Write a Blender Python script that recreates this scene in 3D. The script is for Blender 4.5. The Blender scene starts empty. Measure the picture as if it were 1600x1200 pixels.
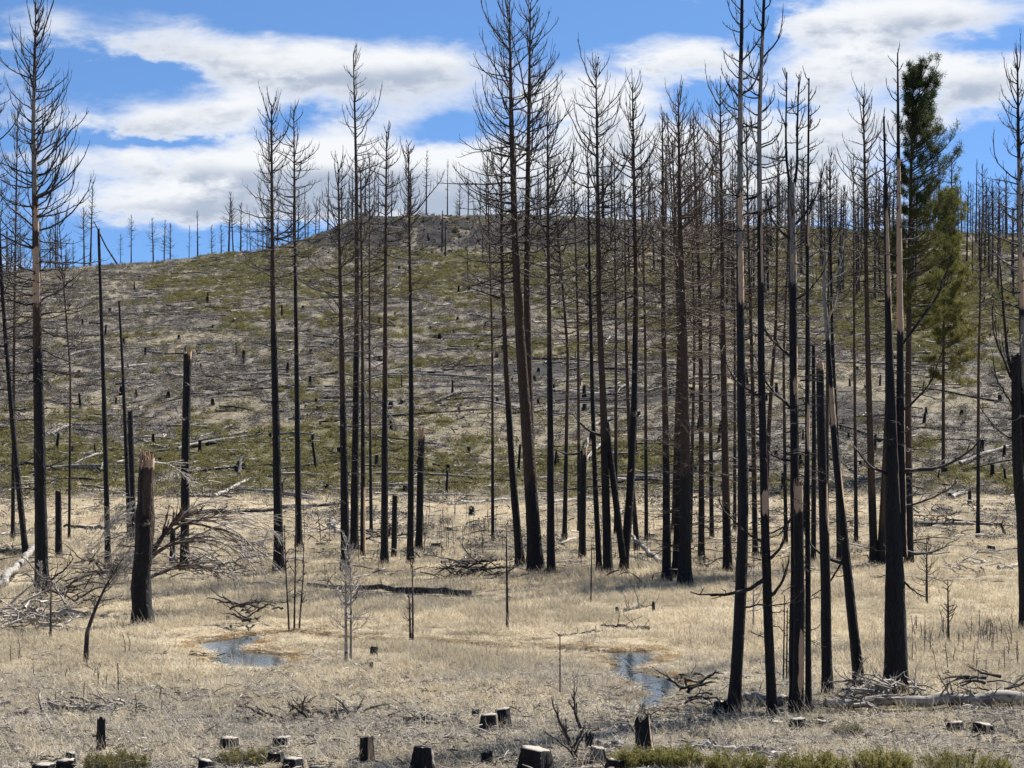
import bpy, math, random
import numpy as np
from mathutils import Vector, Matrix

R = math.radians
rng = np.random.default_rng(11)
random.seed(11)
SC = bpy.context.scene
COL = SC.collection

# ------------------------------------------------------------------ camera, sky, sun, exposure
CAMH, F, CX, CY = 8.4, 3400.0, 800.0, 600.0          # metres; focal length in pixels of the 1600x1200 photograph
cam = bpy.data.cameras.new('camera')
cam.sensor_width = 36.0
cam.lens = 36.0 * F / 1600.0
cam.clip_start, cam.clip_end = 0.5, 9000
camo = bpy.data.objects.new('camera', cam)
camo.location = (0, 0, CAMH)
camo.rotation_euler = (R(90), 0, 0)
COL.objects.link(camo)
SC.camera = camo

SUN_AZ, SUN_EL = R(48), R(47)                        # azimuth clockwise from +Y (the way the camera looks)
sd = Vector((math.sin(SUN_AZ) * math.cos(SUN_EL), math.cos(SUN_AZ) * math.cos(SUN_EL), math.sin(SUN_EL)))
sun = bpy.data.lights.new('sun', 'SUN')
sun.energy, sun.angle, sun.color = 5.0, R(0.53), (1.0, 0.96, 0.89)
suno = bpy.data.objects.new('sun', sun)
suno.rotation_euler = sd.to_track_quat('Z', 'Y').to_euler()
suno.location = (60, 60, 120)
COL.objects.link(suno)

SC.view_settings.view_transform = 'Standard'
SC.view_settings.look = 'None'
SC.view_settings.exposure = 1.15
SC.view_settings.gamma = 1.0
SC.view_settings.use_curve_mapping = False
SC.cycles.max_bounces, SC.cycles.diffuse_bounces, SC.cycles.glossy_bounces, SC.cycles.transmission_bounces = 4, 2, 2, 2


class NT:
    """small helper round a node tree"""
    def __init__(s, tree):
        s.t = tree
        s.n = tree.nodes
        s.l = tree.links

    def put(s, sock, v):
        if isinstance(v, bpy.types.NodeSocket):
            s.l.new(v, sock)
        elif v is not None:
            sock.default_value = v

    def node(s, typ, ins=None, **props):
        nd = s.n.new(typ)
        for k, v in props.items():
            setattr(nd, k, v)
        for k, v in (ins or {}).items():
            s.put(nd.inputs[k], v)
        return nd

    def m(s, op, a, b=None, c=None, clamp=False):
        nd = s.n.new('ShaderNodeMath')
        nd.operation = op
        nd.use_clamp = clamp
        for i, v in enumerate((a, b, c)):
            s.put(nd.inputs[i], v) if v is not None else None
        return nd.outputs[0]

    def mix(s, fac, a, b, blend='MIX'):
        nd = s.n.new('ShaderNodeMix')
        nd.data_type = 'RGBA'
        nd.blend_type = blend
        s.put(nd.inputs[0], fac)
        s.put(nd.inputs[6], a if isinstance(a, bpy.types.NodeSocket) else (*a, 1))
        s.put(nd.inputs[7], b if isinstance(b, bpy.types.NodeSocket) else (*b, 1))
        return nd.outputs[2]

    def step(s, v, lo, hi, a=0.0, b=1.0):
        nd = s.n.new('ShaderNodeMapRange')
        nd.interpolation_type = 'SMOOTHSTEP'
        for k, x in zip(('Value', 'From Min', 'From Max', 'To Min', 'To Max'), (v, lo, hi, a, b)):
            s.put(nd.inputs[k], x)
        return nd.outputs[0]

    def noise(s, vec, scale, detail=4, rough=0.55, dist=0.0):
        nd = s.node('ShaderNodeTexNoise', {'Vector': vec, 'Scale': scale, 'Detail': detail, 'Roughness': rough, 'Distortion': dist})
        return nd.outputs['Fac']

    def scale_vec(s, vec, xyz):
        nd = s.n.new('ShaderNodeVectorMath')
        nd.operation = 'MULTIPLY'
        s.put(nd.inputs[0], vec)
        nd.inputs[1].default_value = xyz
        return nd.outputs[0]


def make_world():
    w = bpy.data.worlds.new('World')
    SC.world = w
    w.use_nodes = True
    w.node_tree.nodes.clear()
    # --- cloud density as a function of direction
    g = bpy.data.node_groups.new('cloud_density', 'ShaderNodeTree')
    g.interface.new_socket('Vector', in_out='INPUT', socket_type='NodeSocketVector')
    g.interface.new_socket('Density', in_out='OUTPUT', socket_type='NodeSocketFloat')
    g.interface.new_socket('Lowness', in_out='OUTPUT', socket_type='NodeSocketFloat')
    g.interface.new_socket('Fine', in_out='OUTPUT', socket_type='NodeSocketFloat')
    t = NT(g)
    gi = t.node('NodeGroupInput')
    go = t.node('NodeGroupOutput')
    vec = gi.outputs[0]
    sep = t.node('ShaderNodeSeparateXYZ', {0: vec})
    x, y, z = sep.outputs
    n1 = t.noise(t.scale_vec(vec, (14, 14, 40)), 1.0, 6, 0.6, 0.3)
    n2 = t.noise(t.scale_vec(vec, (48, 48, 110)), 1.0, 4, 0.62)
    warp = t.m('MULTIPLY', t.m('SUBTRACT', n2, 0.5), 0.035)
    az = t.m('ADD', t.m('ARCTAN2', x, y), warp)
    el = t.m('ADD', t.m('ARCSINE', z), t.m('MULTIPLY', warp, 0.4))
    C = t.node('ShaderNodeCombineXYZ', {0: az, 1: el}).outputs[0]
    # banks of cloud and the gaps between them: (x, y, half width, half height, amount), in pixels of the view ahead
    blobs = [(230, 62, 165, 48, .62), (470, 112, 190, 38, .6), (690, 105, 130, 42, .55), (45, 50, 80, 35, .3),
             (230, 192, 150, 30, .62), (385, 172, 75, 26, .55), (300, 262, 240, 36, .62), (300, 325, 190, 30, .7), (470, 265, 130, 60, .55),
             (620, 185, 90, 26, .3), (600, 270, 170, 62, .6), (790, 270, 170, 62, .55), (880, 140, 60, 28, .35),
             (1080, 95, 110, 34, .65), (930, 165, 80, 50, .5), (1050, 240, 170, 70, .5),
             (1390, 35, 170, 40, .8), (1320, 120, 170, 48, .6), (1530, 140, 90, 38, .65), (1290, 215, 130, 50, .5), (1450, 210, 80, 30, .3),
             (210, 122, 100, 18, -.45), (600, 30, 260, 24, -.5), (1000, 30, 180, 30, -.5), (440, 190, 55, 24, -.6), (690, 205, 70, 22, -.55), (870, 75, 60, 22, -.35), (960, 110, 40, 26, -.3),
             (240, 228, 130, 10, -.55), (1530, 85, 90, 20, -.45), (1110, 152, 70, 18, -.6), (1240, 175, 50, 14, -.35), (1550, 260, 120, 45, -.6), (150, 388, 170, 12, -.3), (1180, 50, 40, 60, -.4), (900, 325, 330, 30, .4), (1250, 290, 120, 40, .3), (1140, 315, 260, 36, .5)]
    tot, low = t.m('MULTIPLY', n1, 0.0), t.m('MULTIPLY', n1, 0.0)
    for px, py, rx, ry, a in blobs:
        sx, sy = 0.95 * F / rx, 0.95 * F / ry
        v = t.node('ShaderNodeVectorMath', {0: C, 1: (sx, sy, 0), 2: (-math.atan((px - CX) / F) * sx, -math.atan((CY - py) / F) * sy, 0)}, operation='MULTIPLY_ADD').outputs[0]
        q = t.node('ShaderNodeVectorMath', {0: v, 1: v}, operation='DOT_PRODUCT').outputs['Value']
        e = t.m('POWER', 0.36788, q)
        tot = t.m('MULTIPLY_ADD', e, a, tot)
        if a > 0.35:
            dn = t.node('ShaderNodeVectorMath', {0: v, 1: (0.25, -1, 0)}, operation='DOT_PRODUCT').outputs['Value']
            low = t.m('MULTIPLY_ADD', t.m('MULTIPLY', dn, e), a, low)
    d = t.m('ADD', t.m('MULTIPLY', t.m('SUBTRACT', n1, 0.5), 1.35), t.m('MULTIPLY', t.m('SUBTRACT', n2, 0.5), 0.5))
    d = t.m('ADD', d, t.m('MULTIPLY', tot, 0.92))
    t.l.new(d, go.inputs[0])
    t.l.new(low, go.inputs[1])
    t.l.new(n2, go.inputs[2])

    t = NT(w.node_tree)
    tc = t.node('ShaderNodeTexCoord')
    vec = tc.outputs['Generated']
    gn = t.n.new('ShaderNodeGroup')
    gn.node_tree = g
    t.put(gn.inputs[0], vec)
    d0, low, fine = gn.outputs
    mask = t.step(d0, 0.02, 0.6)
    thick = t.step(d0, 0.25, 0.8)
    under = t.m('MULTIPLY', t.step(t.m('ADD', low, t.m('MULTIPLY', t.m('SUBTRACT', fine, 0.5), 1.1)), -0.25, 0.3), thick)
    # blue: the same sky, seen a little higher up than the hazy band at the horizon
    v2 = t.node('ShaderNodeVectorMath', {0: vec, 1: (1, 1, 2.0), 2: (0, 0, 0.19)}, operation='MULTIPLY_ADD').outputs[0]
    v2 = t.node('ShaderNodeVectorMath', {0: v2}, operation='NORMALIZE').outputs[0]
    sky = t.node('ShaderNodeTexSky', {0: v2}, sky_type='NISHITA', sun_disc=False)
    sky.sun_elevation, sky.sun_rotation = SUN_EL, SUN_AZ
    sky.air_density, sky.dust_density, sky.ozone_density, sky.altitude = 1.0, 0.3, 1.6, 1300
    sk = t.mix(1.0, sky.outputs[0], (0.50, 0.655, 0.78), 'MULTIPLY')
    cloud = t.mix(under, (4.35, 4.4, 4.45), (2.1, 2.38, 2.9))
    colr = t.mix(t.m('MULTIPLY', mask, 0.95), sk, cloud)
    bg = t.node('ShaderNodeBackground', {'Color': colr, 'Strength': 0.1})
    t.node('ShaderNodeOutputWorld', {'Surface': bg.outputs[0]})
    w.cycles.sampling_method = 'MANUAL'
    w.cycles.sample_map_resolution = 256


make_world()

# ------------------------------------------------------------------ small maths
def hash2(ix, iy, seed):
    n = (ix.astype(np.int64) * 374761393 + iy.astype(np.int64) * 668265263 + seed * 982451653) & 0x7fffffff
    n = ((n ^ (n >> 13)) * 1274126177) & 0x7fffffff
    return ((n ^ (n >> 16)) & 0xffff) / 65535.0


def vnoise(x, y, seed=0):
    x = np.asarray(x, float); y = np.asarray(y, float)
    ix, iy = np.floor(x), np.floor(y)
    fx, fy = x - ix, y - iy
    fx = fx * fx * (3 - 2 * fx); fy = fy * fy * (3 - 2 * fy)
    a, b = hash2(ix, iy, seed), hash2(ix + 1, iy, seed)
    c, d = hash2(ix, iy + 1, seed), hash2(ix + 1, iy + 1, seed)
    return (a * (1 - fx) + b * fx) * (1 - fy) + (c * (1 - fx) + d * fx) * fy


def fbm(x, y, seed=0, octv=4):
    s, a, tot = 0, 1.0, 0
    for o in range(octv):
        s = s + a * vnoise(x * 2 ** o, y * 2 ** o, seed + o * 17)
        tot += a
        a *= 0.5
    return s / tot


def sst(x, lo, hi):
    t = np.clip((np.asarray(x, float) - lo) / (hi - lo), 0, 1)
    return t * t * (3 - 2 * t)


def flat(px, py, z=0.0):
    Y = F * (CAMH - z) / (py - CY)
    return ((px - CX) * Y / F, Y)


# ------------------------------------------------------------------ terrain
POND_A = [(316, 1003), (345, 999), (395, 995), (390, 1003), (366, 1011), (380, 1016), (408, 1018), (436, 1023), (440, 1036), (412, 1043), (366, 1042), (345, 1032), (350, 1018), (330, 1012)]
POND_B = [(957, 1017), (1000, 1015), (1025, 1020), (1020, 1031), (996, 1039), (992, 1045), (1014, 1049), (1042, 1057), (1062, 1061), (1054, 1074), (1046, 1090), (1022, 1106), (994, 1102), (1006, 1084), (1006, 1070), (982, 1064), (960, 1053), (962, 1043), (970, 1036), (960, 1026)]
CHAN = [(392, 990), (470, 987), (560, 1001), (640, 1001), (720, 1006), (800, 1012), (880, 1013), (960, 1019)]
POLY = [np.array([flat(*p) for p in P]) for P in (POND_A, POND_B)]
CHW = np.array([flat(*p) for p in CHAN])


def poly_sd(x, y, P):
    d = np.full(x.shape, 1e9)
    ins = np.zeros(x.shape, bool)
    for i in range(len(P)):
        a, b = P[i], P[(i + 1) % len(P)]
        d = np.minimum(d, seg_d(x, y, a, b))
        c = (a[1] > y) != (b[1] > y)
        with np.errstate(divide='ignore', invalid='ignore'):
            xi = (b[0] - a[0]) * (y - a[1]) / (b[1] - a[1] + 1e-12) + a[0]
        ins ^= c & (x < xi)
    return np.where(ins, -d, d)


def seg_d(x, y, a, b):
    ex, ey = b[0] - a[0], b[1] - a[1]
    t = np.clip(((x - a[0]) * ex + (y - a[1]) * ey) / (ex * ex + ey * ey + 1e-12), 0, 1)
    return np.hypot(x - a[0] - t * ex, y - a[1] - t * ey)


def water_sd(x, y):
    """distance to the edge of open water (negative inside)"""
    x = np.asarray(x, float); y = np.asarray(y, float)
    out = np.full(x.shape, 50.0)
    near = (y > 50) & (y < 82) & (np.abs(x) < 24)
    if near.any():
        xs, ys = x[near], y[near]
        wob = (vnoise(xs * 1.7, ys * 1.7, 3) - 0.5) * 0.35
        d = np.minimum(poly_sd(xs, ys, POLY[0]), poly_sd(xs, ys, POLY[1]) + 0.2) - 0.28
        for i in range(len(CHW) - 1):
            d = np.minimum(d, seg_d(xs, ys, CHW[i], CHW[i + 1]) - 0.32)
        out[near] = d + wob
    return out


CREST_Y = 400.0
_cx = np.array([-400, 0, 90, 170, 300, 400, 470, 510, 560, 640, 760, 900, 1000, 1150, 1350, 1600, 2000])
_cy = np.array([450, 424, 418, 413, 404, 393, 376, 358, 342, 337, 337, 339, 346, 352, 360, 366, 385])
_ky = np.array([0, 0, 0, 0, 0, 2, 14, 30, 42, 44, 42, 32, 18, 8, 0, 0, 0])       # height of the steep rim under the skyline, pixels


def terrain(x, y):
    x = np.asarray(x, float); y = np.asarray(y, float)
    px = CX + x * F / np.maximum(y, 120)
    S = CREST_Y / F
    Ht = CAMH + (CY - np.interp(px, _cx, _cy)) * S
    K = np.interp(px, _cx, _ky) * S
    t = np.clip((y - 150) / (CREST_Y - 150), 0, 1)
    u = np.clip((t - 0.0) / 0.12, 0, 1)
    f = np.where(t < 0.12, 0.06 * u * u, 0.06 + (t - 0.12) * (0.94 / 0.88))
    z = (Ht - K) * f + K * sst(t, 0.88, 0.985)
    z = np.where(y > CREST_Y, Ht - 0.028 * (y - CREST_Y), z)
    z = np.maximum(z, np.where(y > CREST_Y, -30, -5))
    hill = sst(y, 155, 200)
    z = z + hill * ((fbm(x / 17, y / 17, 5, 3) - 0.5) * 1.3 + (vnoise(x / 3.1, y / 3.1, 8) - 0.5) * 0.35) * (1 - 0.5 * sst(y, 395, 420))
    rim = sst(t, 0.87, 0.93) * (1 - sst(t, 0.99, 1.0)) * np.clip(K / 3.0, 0, 1)
    z = z + rim * (fbm(x / 2.2, y / 2.2, 31, 3) - 0.45) * 1.6
    mead = (1 - hill) * sst(y, 36, 48)
    z = z + mead * (fbm(x / 6, y / 6, 2, 3) * 0.20 + vnoise(x / 1.1, y / 1.1, 4) * 0.05)
    z = z + (1 - sst(y, 3, 41)) * 6.8
    w = water_sd(x, y)
    z = z * sst(w, 0.0, 2.2) - 0.34 * (1 - sst(w, -0.45, 0.35))
    return z


def tz(x, y):
    return float(terrain(np.array([x]), np.array([y]))[0])


_Y = np.concatenate([np.arange(42, 170, 0.1), np.arange(170, 600, 0.4)])


def gp(px, py):
    """point of the ground seen at a pixel of the photograph"""
    xs = (px - CX) * _Y / F
    zr = CAMH + (CY - py) * _Y / F
    hit = np.nonzero(terrain(xs, _Y) >= zr)[0]
    i = hit[0] if len(hit) else len(_Y) - 1
    return np.array([xs[i], _Y[i], float(terrain(xs[i:i + 1], _Y[i:i + 1])[0])])


def cover(x, y, z):
    """what grows there: green scrub, burnt black soil, straw (0..1 each)"""
    px = CX + x * F / np.maximum(y, 20)
    py = CY - (z - CAMH) * F / np.maximum(y, 20)
    hill = sst(y, 150, 168 )
    n = fbm(x / 9, y / 14, 71, 4)
    n2 = fbm(x / 3, y / 5, 77, 3)
    want = 0.0 + 0.24 * sst(py, 650, 720) * (1 - sst(py, 765, 790)) * (1 - 0.6 * sst(px, 1000, 1200))
    want = want + 0.16 * (1 - sst(py, 430, 540)) * sst(px, 120, 300)
    want = want + 0.26 * np.exp(-((px - 1450) / 170) ** 2 - ((py - 500) / 60) ** 2)
    want = want + 0.14 * np.exp(-((px - 480) / 150) ** 2 - ((py - 700) / 60) ** 2)
    want = want - 0.16 * np.exp(-((px - 90) / 90) ** 2 - ((py - 490) / 70) ** 2)
    green = hill * sst(n * 0.5 + n2 * 0.5 + want - 0.5, 0.03, 0.2)
    K = np.interp(px, _cx, _ky)
    rim = sst(py, 392, 380) if False else (1 - sst(py, 374, 398)) * np.clip(K / 25, 0, 1) * hill
    dark = np.exp(-((px - 870) / 150) ** 2 - ((py - 577) / 9) ** 2) + 0.95 * np.exp(-((px - 960) / 190) ** 2 - ((py - 618) / 14) ** 2)
    dark = dark + 0.6 * np.exp(-((px - 1320) / 120) ** 2 - ((py - 640) / 40) ** 2)
    dark = hill * np.clip(dark * (0.5 + n2) * 1.3, 0, 1)
    dark = np.maximum(dark, rim * sst(n2, 0.2, 0.5))
    dark = np.maximum(dark, 0.75 * (1 - hill) * sst(fbm(x / 2.6, y / 2.0, 111, 3), 0.54, 0.68) * (1 - sst(y + 10 * (n2 - .5), 55, 66)))
    dark = np.maximum(dark, 0.6 * (1 - hill) * sst(fbm(x / 6, y / 7, 113, 3), 0.56, 0.7) * sst(y, 92, 112))
    green = green * (1 - np.clip(dark * 1.5, 0, 1))
    straw = (1 - hill) * sst(y + 20 * (fbm(x / 5, y / 4, 41) - .5), 50, 66) + hill * np.clip(0.9 * sst(fbm(x / 7, y / 11, 91, 3) + 0.25 * np.exp(-((px - 730) / 120) ** 2 - ((py - 690) / 60) ** 2), 0.5, 0.72), 0, 1)
    straw = np.maximum(straw, (1 - hill) * sst(fbm(x / 4, y / 4, 99, 3), 0.45, 0.7) * 0.6)
    straw = straw * (1 - np.clip(rim, 0, 1))
    return np.clip(green, 0, 1), dark, straw


# ------------------------------------------------------------------ mesh building
class MB:
    def __init__(s):
        s.V, s.Q, s.T, s.A, s.n = [], [], [], [], 0

    def add(s, V, Q=None, T=None, A=None):
        V = np.asarray(V, float).reshape(-1, 3)
        if Q is not None and len(Q):
            s.Q.append(np.asarray(Q, int).reshape(-1, 4) + s.n)
        if T is not None and len(T):
            s.T.append(np.asarray(T, int).reshape(-1, 3) + s.n)
        s.V.append(V)
        s.A.append(np.zeros((len(V), 3)) if A is None else np.asarray(A, float).reshape(-1, 3))
        s.n += len(V)

    def mesh(s, name, mat, smooth=True):
        V = np.concatenate(s.V) if s.V else np.zeros((0, 3))
        Q = np.concatenate(s.Q) if s.Q else np.zeros((0, 4), int)
        T = np.concatenate(s.T) if s.T else np.zeros((0, 3), int)
        me = bpy.data.meshes.new(name)
        me.vertices.add(len(V))
        me.vertices.foreach_set('co', V.astype(np.float32).ravel())
        loops = np.concatenate([Q.ravel(), T.ravel()]).astype(np.int32)
        me.loops.add(len(loops))
        me.loops.foreach_set('vertex_index', loops)
        me.polygons.add(len(Q) + len(T))
        st = np.concatenate([np.arange(len(Q)) * 4, len(Q) * 4 + np.arange(len(T)) * 3]).astype(np.int32)
        me.polygons.foreach_set('loop_start', st)
        me.polygons.foreach_set('use_smooth', np.full(len(Q) + len(T), smooth, bool))
        A = np.concatenate(s.A) if s.A else np.zeros((0, 3))
        if len(A) and np.abs(A).max() > 0:
            at = me.attributes.new('state', 'FLOAT_COLOR', 'POINT')
            at.data.foreach_set('color', np.concatenate([A, np.ones((len(A), 1))], 1).astype(np.float32).ravel())
        me.update(calc_edges=True)
        if mat is not None:
            me.materials.append(mat)
        return me

    def obj(s, name, mat, parent=None, smooth=True):
        return link(name, s.mesh(name, mat, smooth), parent)


def link(name, data, parent=None, loc=None, rot=None):
    o = bpy.data.objects.new(name, data)
    COL.objects.link(o)
    if parent is not None:
        o.parent = parent
    if loc is not None:
        o.location = loc
    if rot is not None:
        o.rotation_euler = rot
    return o


def tag(o, label=None, cat=None, group=None, kind=None):
    if label: o['label'] = label
    if cat: o['category'] = cat
    if group: o['group'] = group
    if kind: o['kind'] = kind
    return o


def thing(name, label, cat, loc, group=None, rz=0.0):
    return tag(link(name, None, None, loc, (0, 0, rz)), label, cat, group)


def tubes(mb, P, Rr, sides=4, A=None, cap=False):
    """P (N,K,3) centre lines, Rr (N,K) radii -> N tubes"""
    P = np.asarray(P, float); Rr = np.asarray(Rr, float)
    N, K, _ = P.shape
    Tn = np.gradient(P, axis=1)
    Tn /= np.linalg.norm(Tn, axis=2, keepdims=True) + 1e-9
    ref = np.where(np.abs(Tn[:, :1, 2:3]) > 0.8, np.array([[[1.0, 0.15, 0]]]), np.array([[[0.1, 0.15, 1.0]]]))
    ref = np.broadcast_to(ref, P.shape)
    U = np.cross(Tn, ref); U /= np.linalg.norm(U, axis=2, keepdims=True) + 1e-9
    W = np.cross(Tn, U)
    a = np.arange(sides) / sides * 2 * np.pi
    V = P[:, :, None] + Rr[:, :, None, None] * (np.cos(a)[:, None] * U[:, :, None] + np.sin(a)[:, None] * W[:, :, None])
    idx = np.arange(N * K * sides).reshape(N, K, sides)
    q = np.stack([idx[:, :-1], np.roll(idx[:, :-1], -1, 2), np.roll(idx[:, 1:], -1, 2), idx[:, 1:]], -1)
    AA = None if A is None else np.repeat(np.broadcast_to(A, (N, K, 3))[:, :, None], sides, 2)
    mb.add(V, q, None, AA)
    if cap:
        for e in (0, -1):
            c = P[:, e]
            n0 = mb.n
            Vv = np.concatenate([c[:, None], V[:, e]], 1)
            k = np.arange(N)[:, None] * (sides + 1)
            i = np.arange(sides)[None]
            T = np.stack([k + 0 * i, k + 1 + i, k + 1 + (i + 1) % sides], -1)
            mb.add(Vv, None, T, None if A is None else np.broadcast_to(A, (N, K, 3))[:, e, None].repeat(sides + 1, 1))


def grow(base, az, e0, e1, L, K, kink=0.12, droop=1.2):
    """curved branch centre lines; e0/e1 elevation at root/tip"""
    N = len(base)
    s = np.linspace(0, 1, K)
    e = e0[:, None] + (e1 - e0)[:, None] * s[None] ** droop + rng.normal(0, kink, (N, K)) * (s > 0)
    a = az[:, None] + np.cumsum(rng.normal(0, kink, (N, K)), 1)
    d = np.stack([np.cos(e) * np.sin(a), np.cos(e) * np.cos(a), np.sin(e)], -1) * (L[:, None, None] / (K - 1))
    P = np.concatenate([np.zeros((N, 1, 3)), np.cumsum(d[:, 1:], 1)], 1)
    return base[:, None] + P, a, e


def along(P, i, s):
    """points on lines P[i] at fractions s"""
    K = P.shape[1]
    x = np.clip(s, 0, 0.999) * (K - 1)
    k = x.astype(int)
    fr = (x - k)[:, None]
    return P[i, k] * (1 - fr) + P[i, k + 1] * fr


def limbs(base, az, e0, e1, L, r, twigs=6, up=0.9, K=7, sub=0, kink=0.12, tw_len=0.34):
    """branches with side twigs; returns lists of (centre lines, radii, sides, owner index)"""
    N = len(base)
    P, a, e = grow(base, az, e0, e1, L, K, kink)
    s = np.linspace(0, 1, K)
    out = [(P, r[:, None] * (1 - 0.78 * s[None]) + 0.003, 4, np.arange(N))]
    if twigs:
        own = np.repeat(np.arange(N), twigs)
        ts = np.clip(np.tile(np.linspace(0.28, 0.97, twigs), N) + rng.uniform(-0.07, 0.07, N * twigs), 0.15, 0.99)
        keep = rng.random(len(own)) < 0.88
        own, ts = own[keep], ts[keep]
        b = along(P, own, ts)
        k = np.clip((ts * (K - 1)).astype(int), 0, K - 1)
        side = np.where(rng.random(len(own)) < 0.5, -1, 1) * rng.uniform(0.3, 1.0, len(own))
        ta = a[own, k] + side
        te = e[own, k] + rng.uniform(-0.25, 0.35, len(own))
        tl = L[own] * tw_len * rng.uniform(0.45, 1.25, len(own)) * (1.15 - 0.6 * ts)
        tr = np.maximum(r[own] * (0.5 - 0.22 * ts), 0.006)
        Pt, at, et = grow(b, ta, te, np.clip(te + up * rng.uniform(0.4, 1.1, len(own)), -1.3, 1.45), tl, 4, kink)
        out.append((Pt, tr[:, None] * np.linspace(1, 0.45, 4)[None], 3, own))
        if sub:
            o2 = np.repeat(np.arange(len(own)), sub)
            t2 = rng.uniform(0.25, 0.95, len(o2))
            b2 = along(Pt, o2, t2)
            a2 = at[o2, 2] + np.where(rng.random(len(o2)) < 0.5, -1, 1) * rng.uniform(0.4, 1.0, len(o2))
            e2 = et[o2, 2] + rng.uniform(-0.2, 0.4, len(o2))
            l2 = tl[o2] * rng.uniform(0.25, 0.55, len(o2))
            P2, _, _ = grow(b2, a2, e2, np.clip(e2 + up * 0.5, -1.3, 1.45), l2, 3, kink)
            out.append((P2, np.maximum(tr[o2] * 0.6, 0.007)[:, None] * np.array([[1, .8, .5]]), 3, own[o2]))
    return out


def emit(mb, parts, sel=None, A=None):
    for P, r, sides, own in parts:
        if sel is not None:
            k = np.isin(own, sel)
            if not k.any():
                continue
            P, r = P[k], r[k]
        tubes(mb, P, r, sides, A)


def trunk_mesh(path, r0, rt, sides=12, flare=0.35, broken=0.0, state=None, rough=0.05, seg=0.35, sink=0.25, pw=0.85):
    """path: list of 3D local points base->top. broken: height of the splinters on a snapped top"""
    path = np.array(path, float)
    d = np.concatenate([[0], np.cumsum(np.linalg.norm(np.diff(path, axis=0), axis=1))])
    H = d[-1]
    K = int(max(8, min(90, H / seg)))
    s = np.linspace(0, 1, K) ** 1.05
    if len(path) > 2:      # smooth the control polygon
        fine = np.linspace(0, H, 60)
        C = np.stack([np.interp(fine, d, path[:, j]) for j in range(3)], 1)
        for _ in range(6):
            C[1:-1] = 0.25 * C[:-2] + 0.5 * C[1:-1] + 0.25 * C[2:]
    else:
        fine = np.linspace(0, H, 60)
        C = np.stack([np.interp(fine, d, path[:, j]) for j in range(3)], 1)
        if H > 4:
            C[:, 0] += 0.004 * H * np.sin(fine / H * rng.uniform(2, 5) + rng.uniform(0, 6)) * np.minimum(1, fine / H * 4) * 0.6
    P = np.stack([np.interp(s * H, fine, C[:, j]) for j in range(3)], 1)
    r = rt + (r0 - rt) * (1 - s) ** pw + r0 * flare * np.exp(-s * H / (1.1 * r0 + 0.12))
    P[0, 2] -= sink
    a = np.arange(sides) / sides * 2 * np.pi       # angle 0 faces the camera (-Y), 90 degrees faces right (+X)
    ph = rng.uniform(0, 50)
    nz = vnoise(np.tile(a * sides / 4 + ph, (K, 1)), np.tile((s * H * 1.1)[:, None], (1, sides)), int(ph * 7)) - 0.5
    nz = nz + 0.6 * (rng.random((K, sides)) - 0.5) + 0.9 * (hash2(np.arange(sides), np.full(sides, int(ph)), 5) - 0.5)[None]
    rr = r[:, None] * (1 + rough * 2.2 * nz)
    fl = np.exp(-s * H / (0.5 + r0))[:, None]
    rr = rr * (1 + fl * 0.22 * np.cos(a * 5 + ph)[None])
    V = np.stack([P[:, None, 0] + rr * np.sin(a)[None], P[:, None, 1] - rr * np.cos(a)[None], np.broadcast_to(P[:, None, 2], rr.shape)], -1)
    if broken > 0:
        j = rng.random(sides) ** 1.5 * broken
        j = 0.75 * j + 0.25 * np.roll(j, 1) + broken * 0.25 * (np.cos(a - rng.uniform(0, 6)))
        V[-1, :, 2] += j
        V[-1, :, 0] += (rng.random(sides) - .5) * r[-1] * 0.2
    h = np.broadcast_to((s * H)[:, None], rr.shape)
    aa = np.broadcast_to(a[None], rr.shape)
    A = np.zeros((K, sides, 3)) if state is None else state(V[..., 2], aa, h)
    idx = np.arange(K * sides).reshape(K, sides)
    q = np.stack([idx[:-1], np.roll(idx[:-1], -1, 1), np.roll(idx[1:], -1, 1), idx[1:]], -1)
    mb = MB()
    mb.add(V, q, None, A)
    c = V[-1].mean(0); c[2] -= broken * 0.7
    top = np.concatenate([c[None], V[-1]])
    i = np.arange(sides)
    At = np.concatenate([A[-1][:1], A[-1]])
    if broken > 0:
        At = At.copy(); At[0, 0] = 0.8
    mb.add(top, None, np.stack([0 * i, 1 + i, 1 + (i + 1) % sides], -1), At)
    def centre(hh):
        return np.stack([np.interp(hh, s * H, P[:, j]) for j in range(3)], -1), np.interp(hh, s * H, r)
    return mb, H, centre


# ------------------------------------------------------------------ materials
def new_mat(name):
    m = bpy.data.materials.new(name)
    m.use_nodes = True
    m.node_tree.nodes.clear()
    t = NT(m.node_tree)
    out = t.node('ShaderNodeOutputMaterial')
    return m, t, out


def principled(t, out, col, rough=0.85, bump=None, strength=0.5, dist=0.02, spec=0.3):
    p = t.node('ShaderNodeBsdfPrincipled', {'Base Color': col if isinstance(col, bpy.types.NodeSocket) else (*col, 1), 'Roughness': rough, 'Specular IOR Level': spec})
    if bump is not None:
        b = t.node('ShaderNodeBump', {'Height': bump, 'Strength': strength, 'Distance': dist})
        t.l.new(b.outputs[0], p.inputs['Normal'])
    t.l.new(p.outputs[0], out.inputs['Surface'])
    return p


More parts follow.
